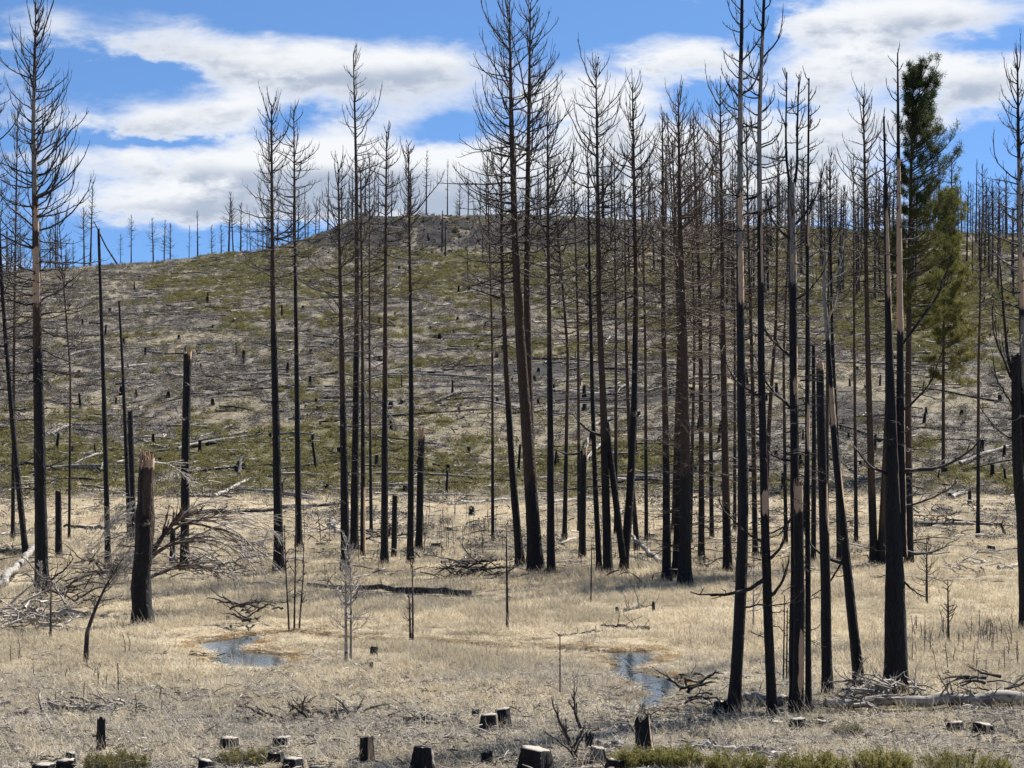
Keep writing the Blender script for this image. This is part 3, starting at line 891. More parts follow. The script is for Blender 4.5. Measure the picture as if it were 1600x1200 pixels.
pine('broken_snag', 'plain black snapped snag left of the leaning white-topped tree', G2, [(1292, 1087), (1290, 900), (1284, 700), (1281, 568)], 18, wt=12, broken=6, splinters=6, splinter_h=10, cat='snag', bare=[(575, 555, 0, 200), (830, 760, 60, 40)])
pine('charred_tree', 'charred tree leaning left with a twisted white barkless top', G2, [(1344, 1080), (1331, 960), (1317, 820), (1303, 680), (1293, 520), (1288, 470), (1287, 430), (1290, 395)], 19, wt=4, mat='black', br=None,
     bare=[(660, 605, 20, 80), (790, 735, 75, 40)], grey=[(525, 380, 0, 200)], low=[(430, 640, 9, 34), (700, 900, 4, 40)])
pine('burnt_pine', 'thin rough black pole behind the plain snapped snag at front right', G1, [(1271, 880), (1272, 700), (1271, 540)], 9, wt=5, mat='black', low=[(520, 800, 10, 26)], cat='snag')
pine('burnt_pine', 'thin black trunk half hidden behind the leaning white-topped tree', G1, [(1312, 884), (1308, 700), (1300, 520), (1296, 260)], 10, 520, 34, per_m=4.5, mat='black', low=[(500, 800, 8, 30)])
pine('burnt_pine', 'brown barked pine left of the big forked front tree', G1, [(1366, 884), (1360, 700), (1355, 500), (1352, 330), (1349, 150)], 14, 460, 40, per_m=6, br=780, mat='branch', low=[(420, 760, 10, 42)])
pine('burnt_pine', 'brown pine leaning right behind the big forked front tree', G1, [(1376, 884), (1384, 700), (1389, 560), (1380, 290)], 13, 520, 36, per_m=5, br=830, mat='brown', low=[(480, 780, 8, 40)])
pine('charred_tree', 'big front tree with the widest black base, forking into two trunks with bare wood strips', G2, [(1401, 1086), (1398, 900), (1393, 700), (1388, 500), (1385, 350), (1381, 182)], 42, wt=3, pw=1.45, cs=470, hw=26, per_m=2.6, mat='black',
     bare=[(800, 340, 82, 34), (460, 330, 20, 50)], sep=10, rough=0.06, low=[(560, 900, 6, 60)], flare=0.12,
     forks=[dict(pts=[(1410, 870), (1408, 720), (1407, 520), (1405, 330), (1403, 82)], w=17, wt=2, cs=430, hw=30, bare=[(900, 640, 88, 36), (515, 330, 0, 110), (330, 250, 20, 90)], side=-0.3)])
pine('charred_tree', 'black forked tree cut off by the right edge, one fork snapped short', None, [(1606, 985), (1597, 800), (1591, 740), (1588, 640), (1587, 560)], 24, wt=13, broken=12, mat='black', low=[(560, 700, 5, 60)],
     forks=[dict(pts=[(1593, 752), (1601, 690), (1598, 520), (1594, 350), (1590, 86)], w=13, wt=2, cs=560, hw=46, bare=[(480, 400, 0, 90)], grey=[(400, 250, 0, 90), (600, 500, 0, 60)]),
            dict(pts=[(1588, 600), (1575, 560), (1568, 480), (1563, 410)], w=6, wt=2)], up=1.1, per_m=5, sep=12)
pine('burnt_pine', 'grey burnt pine standing in the distance behind the front right forked tree', G1, [(1392, 868), (1390, 600), (1388, 300)], 10, 560, 34, per_m=5, br=760, mat='branch', low=[(480, 800, 8, 40)])

# ------------------------------------------------------------------ living pines
def needle_tufts(mb, pts, n, ln, wd, tone):
    """bottle-brush tufts of needles at the given points"""
    N = len(pts)
    az = rng.uniform(0, 2 * np.pi, (N, n)); el = rng.uniform(-0.7, 1.35, (N, n))
    d = np.stack([np.cos(el) * np.sin(az), np.cos(el) * np.cos(az), np.sin(el)], -1)
    l = ln * rng.uniform(0.6, 1.15, (N, n, 1))
    o = pts[:, None] + rng.normal(0, ln * 0.22, (N, n, 3))
    sd_ = np.cross(d, rng.normal(0, 1, (N, n, 3))); sd_ /= np.linalg.norm(sd_, axis=2, keepdims=True) + 1e-9
    V = np.stack([o - sd_ * wd, o + sd_ * wd, o + d * l], 2)
    A = np.zeros(V.shape); A[..., 0] = np.clip(tone[:, None, None] + rng.normal(0, 0.12, (N, n, 1)), 0, 1)
    mb.add(V, None, np.arange(N * n * 3).reshape(-1, 3), A)


def green_pine(label, pts, w, cs, hw, side, nbr, mat, tone_f, at=None, br=700, dens=1.0, low=None, nl=(0.27, 0.012)):
    t, cen, H, zl, m = pine('green_pine', label, None, pts, w, br=br, mat='branch', low=low, at=at, cat='pine tree')
    z0 = zl(cs); Hc = H - z0; hwm = hw * m
    n = nbr
    tt = ((np.arange(n) + rng.random(n)) / n) ** 0.85
    h = z0 + Hc * tt
    c, _ = cen(np.minimum(h, H - 0.05))
    az = np.where(rng.random(n) < side, rng.normal(np.pi / 2, 0.75, n), rng.uniform(0, 2 * np.pi, n))
    right = np.sin(az)
    reach = hwm * np.interp(tt, [0, 0.15, 0.4, 0.7, 0.9, 1], [0.7, 1, 0.95, 0.75, 0.5, 0.25]) * rng.uniform(0.45, 1.12, n) * (0.72 + 0.28 * right)
    e0 = np.interp(tt, [0, 0.5, 1], [-0.05, 0.3, 0.8]) + rng.normal(0, 0.15, n)
    e1 = e0 + rng.uniform(0.2, 0.7, n)
    L = reach / np.maximum(0.4, np.cos(e0))
    parts = limbs(c, az, e0, e1, L, np.clip(0.012 + 0.011 * L, 0.014, 0.05), 7, 0.7, 7, 2)
    mb = MB(); emit(mb, parts); mb.obj('branches', M['branch'], t)
    tips = []
    tone = []
    for P, r, sides, own in parts[1:]:
        for k in (-1,) if P.shape[1] == 3 else (-1, -2):
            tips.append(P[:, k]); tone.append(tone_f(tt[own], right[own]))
    tips = np.concatenate(tips); tone = np.concatenate(tone)
    k = rng.random(len(tips)) < dens * 0.8
    cl = MB()
    needle_tufts(cl, tips[k], 15, nl[0], nl[1], tone[k])
    cl.obj('crown', M[mat], t, smooth=False)
    return t


green_pine('tall living pine with dark green needles behind the forked front tree', [(1421, 882), (1419, 650), (1421, 420), (1424, 240), (1427, 122)], 15, 520, 96, 0.35, 150, 'needle',
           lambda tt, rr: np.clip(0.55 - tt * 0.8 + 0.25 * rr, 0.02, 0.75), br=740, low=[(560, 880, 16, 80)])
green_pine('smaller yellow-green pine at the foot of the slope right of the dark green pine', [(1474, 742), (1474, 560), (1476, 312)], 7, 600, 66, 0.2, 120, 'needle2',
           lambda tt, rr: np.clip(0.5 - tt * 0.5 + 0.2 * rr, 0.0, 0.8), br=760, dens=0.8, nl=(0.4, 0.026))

# ------------------------------------------------------------------ trees of the hill and the skyline
def far_tree_proto(H, hw, n, seed, snag=False):
    global rng
    rng = np.random.default_rng(seed)
    lean = rng.normal(0, 0.012) * H
    if snag:
        mb, _, cen = trunk_mesh([(0, 0, 0), (lean, 0, H)], 0.17, 0.10, 8, 0.2, 0.5, None, 0.05, 1.0, sink=1.0)
        return mb.mesh('trunk', M['far']), None
    mb, Hh, cen = trunk_mesh([(0, 0, 0), (lean * 0.3, 0, H * 0.5), (lean, 0, H)], 0.19, 0.03, 8, 0.2, 0, None, 0.04, 1.0, sink=1.0)
    z0 = H * rng.uniform(0.25, 0.45)
    h = z0 + (H - z0) * np.sort(rng.random(n))
    tt = (h - z0) / (H - z0)
    c, _ = cen(h)
    e0 = np.interp(tt, [0, 0.5, 1], [-0.1, 0.3, 0.9]) + rng.normal(0, 0.15, n)
    e1 = np.clip(e0 + rng.uniform(0.1, 0.8, n), -0.5, 1.4)
    L = hw * crown_profile(tt) * rng.uniform(0.5, 1.1, n) / np.maximum(0.4, np.cos(e0))
    cb = MB()
    emit(cb, limbs(c, rng.uniform(0, 6.28, n), e0, e1, L, np.full(n, 0.036), 5, 0.8, 5))
    return mb.mesh('trunk', M['far']), cb.mesh('crown', M['far'])


PROTO = [far_tree_proto(*a) for a in ((14, 1.9, 60, 1), (16, 2.2, 70, 2), (12, 1.8, 52, 3), (17, 1.5, 46, 4), (13, 2.2, 64, 5), (15, 1.2, 34, 6), (11, 1.9, 56, 7))]
SNAG = [far_tree_proto(9, 0, 0, 8, True), far_tree_proto(6, 0, 0, 9, True)]
rng = np.random.default_rng(23)
BANDS = [(120, 'left of the thin leaning pole'), (270, 'behind the reddish broken snag'), (420, 'left of the pair of pines'), (510, 'behind the pair of pines'),
         (670, 'behind the tight pine cluster'), (785, 'left of the centre twins'), (895, 'behind the centre twin pines'), (1020, 'behind the forked reddish pine'),
         (1140, 'behind the dense twiggy clump'), (1270, 'behind the tall front trunks'), (1350, 'behind the white-topped tree'), (1440, 'behind the big forked front tree'), (9999, 'right of the green pine')]
ROWS = [(440, 'near the top of the hill'), (520, 'on the upper slope'), (600, 'halfway up the slope'), (690, 'on the lower slope'), (9999, 'at the foot of the slope')]


def band(px):
    return next(b for a, b in BANDS if px < a)


def region(px, py):
    return '%s %s' % (next(b for a, b in ROWS if py < a), band(px))


NFAR = 0


def far_tree(x, y, hgt, label, group, snag=False, wid=1.0):
    global NFAR
    z = tz(x, y)
    k = int(rng.integers(len(SNAG if snag else PROTO)))
    tr, cr = (SNAG if snag else PROTO)[k]
    base = ((9, 6) if snag else (14, 16, 12, 17, 13, 15, 11))[k]
    t = thing('distant_burnt_tree' if not snag else 'distant_snag', label, 'dead tree' if not snag else 'snag', (x, y, z), group, rng.uniform(0, 6.28))
    s = hgt / base
    t.scale = (s * wid * rng.uniform(0.9, 1.15),) * 2 + (s,)
    t.rotation_euler = (rng.normal(0, 0.012), rng.normal(0, 0.015), rng.uniform(0, 6.28))
    link('trunk', tr, t)
    if cr is not None:
        link('crown', cr, t)
    NFAR += 1


def skyline_tree(px, top, label, group, y=None, snag=False, wid=1.0):
    """tree behind the crest whose tip shows at (px, top)"""
    y = y or rng.uniform(402, 450)
    x = (px - CX) * y / F
    h = CAMH + (CY - top) * y / F - tz(x, y)
    far_tree(x, y, h, label, group, snag, wid)


GL, GC, GR = 'bare trees along the left skyline', 'bare trees along the middle skyline', 'burnt forest on the right slope'
skyline_tree(141, 284, 'tallest lone bare tree on the left skyline', GL, 405)
skyline_tree(205, 335, 'thin crooked bare tree on the left skyline between two wide gaps', GL, 405)
skyline_tree(309, 328, 'broad bare tree on the skyline with thinner trees at both sides', GL, 408, wid=1.3)
for px, tp in ((240, 340), (256, 344), (266, 350), (331, 352), (295, 352), (188, 366), (346, 352)):
    skyline_tree(px, tp, 'small bare tree standing in the loose row on the left skyline', GL)
for px, tp in ((357, 300), (365, 310), (376, 318), (386, 345), (392, 330)):
    skyline_tree(px, tp, 'slim bare tree in the close row just left of the pair of straight pines', GL)
for i in range(26):
    px = rng.uniform(-10, 135)
    skyline_tree(px, rng.uniform(318, 395), 'bare burnt tree on the left skyline seen through the far left pine', GL)
for i in range(16):
    px = rng.uniform(395, 500)
    skyline_tree(px, rng.uniform(300, 360) - (px - 395) * 0.25, 'bare burnt tree on the skyline behind the pair of straight pines', GL)
for px, tp in ((545, 280),):
    skyline_tree(px, tp, 'bare tree on the skyline beside the tall sparse pine', GC, 404)
skyline_tree(666, 236, 'slim bare tree standing on the dark rim right of the straight pines', GC, 403)
skyline_tree(699, 248, 'lone bare tree on the dark rim in the open gap of the skyline', GC, 403)
for i in range(26):
    px = rng.uniform(500, 660)
    skyline_tree(px, rng.uniform(258, 325), 'bare burnt tree on the skyline behind the tight pine cluster', GC)
for i in range(34):
    px = rng.uniform(712, 900)
    skyline_tree(px, rng.uniform(262, 328), 'bare burnt tree on the skyline behind the centre twin pines', GC)
for i in range(36):
    px = rng.uniform(890, 1150)
    skyline_tree(px, rng.uniform(232, 325), 'bare burnt tree on the skyline ' + band(px), GC)
for i in range(62):
    px = rng.uniform(1140, 1640)
    skyline_tree(px, rng.uniform(262, 335), 'bare burnt tree of the skyline forest ' + band(px), GR)
for px, tp in ((1487, 245), (1536, 255)):
    skyline_tree(px, tp, 'taller bare tree poking out of the forest right of the green pine', GR, 404)
for i in range(105):
    px = rng.uniform(1120, 1640)
    py = 372 + rng.random() ** 1.4 * 110
    b = gp(px, py)
    far_tree(b[0], b[1], rng.uniform(8, 15), 'bare burnt tree %s %s' % ('just under the skyline' if py < 410 else 'lower on the slope', band(px)), GR)
for i in range(16):
    px = rng.uniform(660, 1130); b = gp(px, rng.uniform(372, 440))
    far_tree(b[0], b[1], rng.uniform(3, 7), 'short dead snag high on the slope ' + band(px), 'short snags on the slope', True)

for (px, py, tp, w) in ((882, 846, 260, 8), (905, 832, 235, 7), (962, 838, 250, 7), (1010, 850, 225, 7), (1052, 838, 190, 8), (1078, 850, 240, 7), (1112, 845, 215, 8), (1148, 832, 235, 6),
                        (1228, 850, 260, 7), (1256, 835, 250, 6), (1292, 846, 240, 7), (1338, 850, 250, 7), (1528, 842, 290, 7), (580, 836, 250, 6), (770, 846, 240, 6), (20, 846, 170, 7), (108, 842, 330, 5)):
    pine('thin_burnt_pine', 'thin burnt pine at the back of the meadow ' + band(px), 'thin burnt pines at the back of the meadow', [(px, py), (px + rng.normal(0, 5), (py + tp) / 2), (px + rng.normal(0, 8), tp)], w, 560, 30,
         per_m=4.2, br=700, mat='brown' if rng.random() < .5 else 'branch', low=[(430, 780, 7, 34)], sep=3, at=None)

# ------------------------------------------------------------------ saplings and stalks of the meadow
def sapling(label, base, stems, hw, n, mat, group='small dead saplings in the meadow', twigs=4, cs=0.25, sub=0, up=0.8, rbase=None):
    b = place_base(*base); m = b[1] / F
    t = thing('dead_sapling', label, 'sapling', b, group)
    for k, st in enumerate(stems):
        loc = [((px - CX) * m - b[0], 0.12 * k, CAMH + (CY - py) * m - b[2]) for px, py, *_ in st]
        loc[0] = (loc[0][0], 0.12 * k, 0)
        r0 = (rbase or 4) * m / 2
        mb, H, cen = trunk_mesh(loc, r0, 0.012, 7, 0.2, 0, None, 0.04, 0.4)
        mb.obj('stem', M[mat], t)
        if n:
            h = H * (cs + (1 - cs) * np.sort(rng.random(n)))
            c, _ = cen(h)
            tt = h / H
            e0 = rng.normal(0.1, 0.25, n) + 0.5 * tt
            L = hw * m * np.interp(tt, [0, .3, 1], [1, .9, .25]) * rng.uniform(.4, 1.15, n)
            mb = MB(); emit(mb, limbs(c, rng.uniform(0, 6.28, n), e0, e0 + rng.uniform(0, .9, n), L, np.full(n, 0.015), twigs, up, 6, sub, 0.18, 0.45))
            mb.obj('twigs', M[mat], t)
    return t


sapling('pale leafless sapling with two stems and spreading grey twigs in front of the pine cluster', (541, 1036), [[(541, 1036), (540, 930), (541, 838)], [(548, 1030), (548, 900), (545, 850)]], 62, 46, 'silver', sub=2, rbase=5)
sapling('thin dark triple-stemmed sapling beside the left stream bend', (459, 988), [[(452, 990), (447, 900), (444, 820)], [(459, 988), (461, 880), (462, 790)], [(466, 980), (473, 900), (473, 850)]], 22, 16, 'branch', rbase=3.4)
sapling('small grey sapling standing right of the two-stemmed pale sapling', (645, 1003), [[(645, 1003), (645, 940), (644, 876)], [(641, 1000), (640, 960), (638, 920)]], 24, 14, 'branch', rbase=4)
sapling('straight thin black stem with few twigs standing in the meadow centre', (793, 984), [[(793, 984), (792, 910), (791, 822)]], 14, 8, 'black', rbase=5)
sapling('slim bare stem rising from pale grass left of the right stream bend', (875, 1084), [[(875, 1084), (875, 990)]], 6, 6, 'branch', rbase=2.5, twigs=0)
sapling('slim black stem standing in front of the forked reddish pine', (923, 940), [[(923, 940), (925, 840)]], 6, 6, 'black', rbase=3, twigs=0)
sapling('grey twiggy sapling behind the small dark sapling at right', (1448, 944), [[(1448, 944), (1448, 840)]], 42, 26, 'branch', rbase=5, sub=1)
sapling('small dark sapling with bare side twigs right of the big forked tree', (1482, 1006), [[(1482, 1006), (1481, 905)]], 30, 20, 'branch', rbase=5, sub=1)
sapling('pale tangled sapling behind the leftmost front tree', (1152, 985), [[(1152, 985), (1150, 870)], [(1178, 980), (1178, 880)]], 40, 26, 'silver', rbase=3.5, sub=1)
sapling('crooked charred little tree bending right beside the thick broken snag', (134, 1034), [[(134, 1034), (136, 985), (150, 948), (168, 910), (192, 872)]], 44, 30, 'branch', rbase=9, sub=1, cs=0.45)
sapling('white dead brushy sapling at the foot of the tallest far left pine', (64, 948), [[(64, 948), (63, 880)]], 30, 80, 'silver', rbase=4, sub=1, cs=0.05)
sapling('thin dark stem with stubs left of the crooked charred little tree', (79, 1000), [[(79, 1000), (80, 895)]], 14, 10, 'branch', rbase=4)
sapling('three slim dark stems close behind the second front tree', (1224, 1066), [[(1224, 1066), (1226, 930)], [(1230, 1062), (1231, 950)], [(1235, 1066), (1236, 945)]], 10, 5, 'black', rbase=3, twigs=2)
sapling('thin stem with fine twigs standing left of the right stream bend bank', (185, 1086), [[(185, 1086), (184, 1036)]], 4, 3, 'branch', rbase=1.8, twigs=0)
STALK = []
for i in range(4):
    mb, H, cen = trunk_mesh([(0, 0, 0), (rng.normal(0, .03), 0, 0.6), (rng.normal(0, .08), 0, 1.2)], 0.016, 0.006, 5, 0.1, 0, None, 0.05, 0.25)
    h = rng.uniform(0.3, 1.15, 7); c, _ = cen(h)
    emit(mb, limbs(c, rng.uniform(0, 6.28, 7), rng.uniform(0, .6, 7), rng.uniform(.3, 1.2, 7), rng.uniform(.05, .22, 7), np.full(7, .006), 0, 0, 4))
    STALK.append(mb.mesh('stem', M['branch']))


def stalk(px, py, hpx, label, group):
    b = place_base(px, py)
    o = link('dead_stalk', random.choice(STALK), None, b, (rng.normal(0, .06), rng.normal(0, .06), rng.uniform(0, 6.28)))
    s = hpx * b[1] / F / 1.2
    o.scale = (1.1, 1.1, s)
    label = label or 'thin dead stalk in pale grass %s, %s' % ('near the small dark sapling' if px < 1515 else 'near the right edge', 'further back' if py < 1012 else ('nearer' if py > 1038 else 'in the middle'))
    tag(o, label, 'stalk', group)


for i in range(46):
    stalk(rng.uniform(1425, 1600), rng.uniform(985, 1062), rng.uniform(22, 48), None, 'thin stalks at the right')
for i in range(34):
    stalk(rng.uniform(660, 790), rng.uniform(812, 885), rng.uniform(25, 60), 'thin dead stalk in the meadow between the leaning black snag and the centre pines', 'thin stalks in the middle')
for i in range(14):
    stalk(rng.uniform(470, 660), rng.uniform(820, 935), rng.uniform(30, 60), 'thin dead stalk among the pines left of centre', 'thin stalks left of centre')
for i in range(12):
    stalk(rng.uniform(870, 1030), rng.uniform(820, 895), rng.uniform(40, 75), 'slim dead stalk among the trunks right of centre', 'thin stalks right of centre')
for i in range(18):
    stalk(rng.uniform(10, 330), rng.uniform(1010, 1130), rng.uniform(18, 40), 'thin grey stalk in the grass at the lower left', 'thin stalks at lower left')

CLEAR = []          # trodden or burnt-out spots round wood on the ground: (ax, ay, bx, by, radius)


def clear_d(x, y):
    d = np.full(len(x), 9.0)
    for ax, ay, bx, by, r in CLEAR:
        k = (np.abs(x - ax) < 14) & (np.abs(y - ay) < 14)
        d[k] = np.minimum(d[k], seg_d(x[k], y[k], (ax, ay), (bx, by)) - r)
    return d


# ------------------------------------------------------------------ stumps
def stump(label, px, py, wpx, hpx, jag=0.0, group='sawn and burnt stumps at the front', wood=(), slant=0.0, lean=0.0):  # wood: bare streaks; wide right-hand ones paint the sunlit flank pale grey
    b = place_base(px, py); m = b[1] / F
    r = wpx * m / 2 * 0.92; h = hpx * m
    CLEAR.append((b[0], b[1] - r, b[0], b[1] - r - .2, r * .9))
    t = thing('tree_stump', label, 'stump', b, group, 0)
    mb, H, cen = trunk_mesh([(0, 0, 0), (lean * h, 0, h)], r * 0.95, r * 0.86, 18, 0.22, jag * m,
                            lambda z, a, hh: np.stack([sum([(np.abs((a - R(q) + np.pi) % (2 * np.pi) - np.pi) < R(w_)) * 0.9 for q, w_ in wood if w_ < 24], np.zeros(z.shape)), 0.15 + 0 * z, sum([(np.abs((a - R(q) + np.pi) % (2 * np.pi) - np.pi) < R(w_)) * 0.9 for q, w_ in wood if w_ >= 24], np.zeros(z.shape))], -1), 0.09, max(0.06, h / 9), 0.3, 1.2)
    slant = slant or rng.uniform(-0.3, 0.3)
    if slant and not jag:
        V = mb.V[0]
        k = np.clip(V[:, 2] / h, 0, 1) ** 2
        V[:, 2] += k * slant * (V[:, 0] / r) * h * 0.3
        mb.V[1][:, 2] += slant * (mb.V[1][:, 0] / r) * h * 0.3
    if jag:
        mb.obj('bark', M['bark'], t)
        return t
    ring = mb.V[1][1:].copy()
    mb.obj('bark', M['bark'], t)
    c = ring.mean(0)
    n = len(ring)
    V = [c + (0, 0, 0.02)]
    for k, dz in ((0.5, 0.02), (0.93, 0.012), (0.96, -0.03)):
        for p in ring:
            V.append(c + (p - c) * k + np.array((0, 0, dz + rng.normal(0, .006))))
    T = [(0, 1 + i, 1 + (i + 1) % n) for i in range(n)]
    Q = [(1 + k * n + i, 1 + (k + 1) * n + i, 1 + (k + 1) * n + (i + 1) % n, 1 + k * n + (i + 1) % n) for k in range(2) for i in range(n)]
    cb = MB(); cb.add(V, Q, T)
    cb.obj('sawn_top', M['cut'], t)
    return t


stump('slender black burnt stump post at the lower left', 158, 1175, 16, 48, 10)
stump('low sawn stump with pale top at the lower left, right of the black post', 357, 1172, 29, 20, wood=[(110, 25)])
stump('dark sawn stump at the bottom left corner with a right side painted as sunlit', 112, 1196, 18, 20, wood=[(80, 40)])
stump('squat pale-topped stump at the bottom left corner in front of the dark one', 103, 1203, 30, 16)
stump('pale low stump cut off by the bottom edge at far left', 68, 1206, 34, 12)
stump('small dark sawn stump with a right flank painted sunlit left of the orange-marked stump', 440, 1172, 28, 20, wood=[(90, 45)])
stump('low rotted stump just below the small bright-flanked stump', 431, 1194, 24, 18, 4)
stump('dark sawn stump at the bottom edge left of the orange-marked stump', 456, 1204, 30, 20)
stump('burnt upright stump with an orange wood streak in the lower middle left', 574, 1193, 26, 40, 7, wood=[(35, 22)])
stump('broad burnt stump with a right flank painted sunlit at the bottom middle', 662, 1205, 36, 38, 3, wood=[(75, 30)])
stump('small sawn stump on the bottom edge left of the lower middle', 321, 1203, 22, 16)
stump('flat sawn stump barely showing at the bottom edge left of middle', 496, 1206, 26, 10)
stump('sawn stump with pale top, front one of the close pair below the stream', 764, 1144, 30, 28, wood=[(95, 25)], slant=0.2)
stump('taller charred sawn stump, rear one of the close pair below the stream', 785, 1138, 26, 31)
stump('tiny black stump left of the close pair below the stream', 744, 1121, 11, 11, 3)
stump('widest black sawn stump at the bottom edge of the middle', 835, 1207, 50, 38)
stump('small dark stub in dry grass left of the widest black stump', 760, 1194, 17, 18, 4)
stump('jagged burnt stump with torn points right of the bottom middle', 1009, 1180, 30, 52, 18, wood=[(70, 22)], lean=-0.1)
stump('grey square-topped sawn stump below the long white slab', 934, 1189, 24, 22, wood=[(-10, 50)])
stump('black sawn stump at the bottom edge right of the widest one', 961, 1205, 28, 18)
stump('black pointed stub left of the long white slab', 921, 1172, 14, 22, 10)
stump('small stump with white sawn top right of the fallen bark at right', 1247, 1139, 25, 17)
stump('low small stump to the right of the white-topped stump', 1284, 1136, 19, 10, slant=-0.4)
stump('flat grey stump at the foot of the second front tree', 1213, 1134, 22, 7)
stump('grey sawn stump, left one of the pair in the right foreground', 1493, 1143, 25, 15, slant=0.3)
stump('burnt stump with white sawn face, right one of the pair in the right foreground', 1536, 1147, 32, 17, slant=-0.5, wood=[(20, 18)])
stump('dark rounded burnt stump at the foot of the leftmost front tree', 1128, 1117, 24, 22, 5)
GM = 'small stumps out in the meadow'
stump('small dark stump right of the pale sapling, upper one of two', 584, 1024, 13, 11, 5, GM)
stump('tiny black stub right of the pale sapling, lower one of two', 580, 1046, 6, 10, 3, GM)
stump('tiny dark post in the meadow, left one beside the thin fallen branch', 964, 960, 5, 11, 2, GM)
stump('tiny dark post in the meadow, right one beside the thin fallen branch', 1021, 955, 5, 15, 2, GM)
stump('low black stump among pale grass under the slanted trunks', 1016, 841, 15, 8, 0, GM)
stump('low dark stump right of the leaning black snag', 681, 856, 17, 8, 0, GM)
stump('low dark stump further back right of the leaning black snag', 701, 829, 13, 6, 0, GM)
stump('dark cut stump at right beyond the big forked tree, upper one', 1547, 843, 15, 6, 0, GM)
stump('dark cut stump at right beyond the big forked tree, lower one', 1548, 861, 13, 9, 0, GM)
stump('thin leaning dark post far right beyond the meadow', 1571, 836, 5, 18, 3, GM, lean=-0.4)
stump('small low stump between the leaning tree and the brown pine', 1330, 834, 12, 5, 0, GM)
stump('broken brown stub standing near the right foot of the hill', 1515, 788, 6, 22, 5, GM)
stump('dark stubby post behind the short black post left of centre', 737, 806, 9, 12, 5, GM)
HST = []
for i in range(5):
    hh = (0.7, 1.2, 0.9, 1.6, 2.3)[i]; rr = (0.24, 0.2, 0.28, 0.16, 0.13)[i]
    mb, H, cen = trunk_mesh([(0, 0, 0), (0.05 * i, 0, hh)], rr, rr * 0.8, 9, 0.25, 0.0 if i < 3 else 0.25, lambda z, a, h: np.stack([0 * z, 0.3 + 0 * z, 0 * z], -1), 0.06, 0.25)
    HST.append(mb.mesh('stump', M['bark']))


def fpy():
    return 395 + 385 * rng.random() ** 0.85


for i in range(210):
    px, py = rng.uniform(0, 1600), fpy()
    if 390 < px < 1600 and py < 400: continue
    b = gp(px, py)
    if b[1] > 395: continue
    o = link('charred_stump', HST[int(rng.choice(5, p=[.3, .3, .2, .13, .07]))], None, b, (rng.normal(0, .06), rng.normal(0, .06), rng.uniform(0, 6.28)))
    s = rng.uniform(0.5, 0.95); o.scale = (s, s, s)
    tag(o, ('tall' if o.scale[0] > 0.72 else 'small') + ' charred stump ' + region(px, py), 'stump', 'charred stumps on the hillside')

# ------------------------------------------------------------------ fallen logs
def log_mesh(L, r, mat, stubs, bend, sides=8):
    K = 9
    s = np.linspace(0, 1, K)
    P = np.stack([(s - 0.5) * L, bend * np.sin(s * 3.0) * L * 0.03 + rng.normal(0, .02, K), bend * np.cos(s * 4) * 0.02 * L + rng.normal(0, .01, K)], -1)
    rr = r * (1 - 0.62 * s) * rng.uniform(0.9, 1.1, K)
    mb = MB()
    tubes(mb, P[None], rr[None], sides, None, True)
    if stubs:
        ts = rng.uniform(.1, .95, stubs)
        c = along(P[None], np.zeros(stubs, int), ts)
        emit(mb, limbs(c, rng.uniform(0, 6.28, stubs), rng.uniform(-.2, 1.2, stubs), rng.uniform(0, 1.3, stubs), rng.uniform(.2, 1.3, stubs) * (1.3 - ts), np.full(stubs, r * 0.22), 2, .5, 5))
    return mb.mesh('log', M[mat])


LOGS = {k: [log_mesh(L, r, mat, st, bd) for L, r, st, bd in ((7, .14, 5, 1), (10, .17, 8, .6), (5, .12, 3, 1.2), (12, .15, 9, .5), (8, .11, 10, 1.5), (3, .15, 0, .5))] for k, mat in (('charred', 'log'), ('silver grey', 'palelog'))}


def lay(x, y, ang, L):
    dx, dy = math.cos(ang) * L / 2, math.sin(ang) * L / 2
    z0, z1 = tz(x - dx, y - dy), tz(x + dx, y + dy)
    return (z0 + z1) / 2, -math.atan2(z1 - z0, L)


NL = 0
while NL < 285:
    px, py = rng.uniform(-20, 1620), fpy() - 5
    if px > 1150 and rng.random() < 0.45: continue
    if 620 < px < 1100 and 540 < py < 780 and rng.random() < 0.4: continue
    b = gp(px, py)
    if b[1] > 393: continue
    kind = 'charred' if rng.random() < 0.5 else 'silver grey'
    k = int(rng.integers(6))
    ang = rng.normal(0, 0.85) + (np.pi if rng.random() < .5 else 0)
    Ls = rng.uniform(0.7, 1.15)
    z, pitch = lay(b[0], b[1], ang, 6)
    o = link('fallen_log', LOGS[kind][k], None, (b[0], b[1], z + 0.16), (rng.uniform(0, 6.28), pitch, ang))
    o.rotation_mode = 'XYZ'
    o.scale = (Ls, rng.uniform(.85, 1.25), rng.uniform(.85, 1.25))
    tag(o, '%s %s log %s' % ('long' if k in (1, 3) else 'short', kind, region(px, py)), 'log', 'fallen logs on the hillside')
    NL += 1


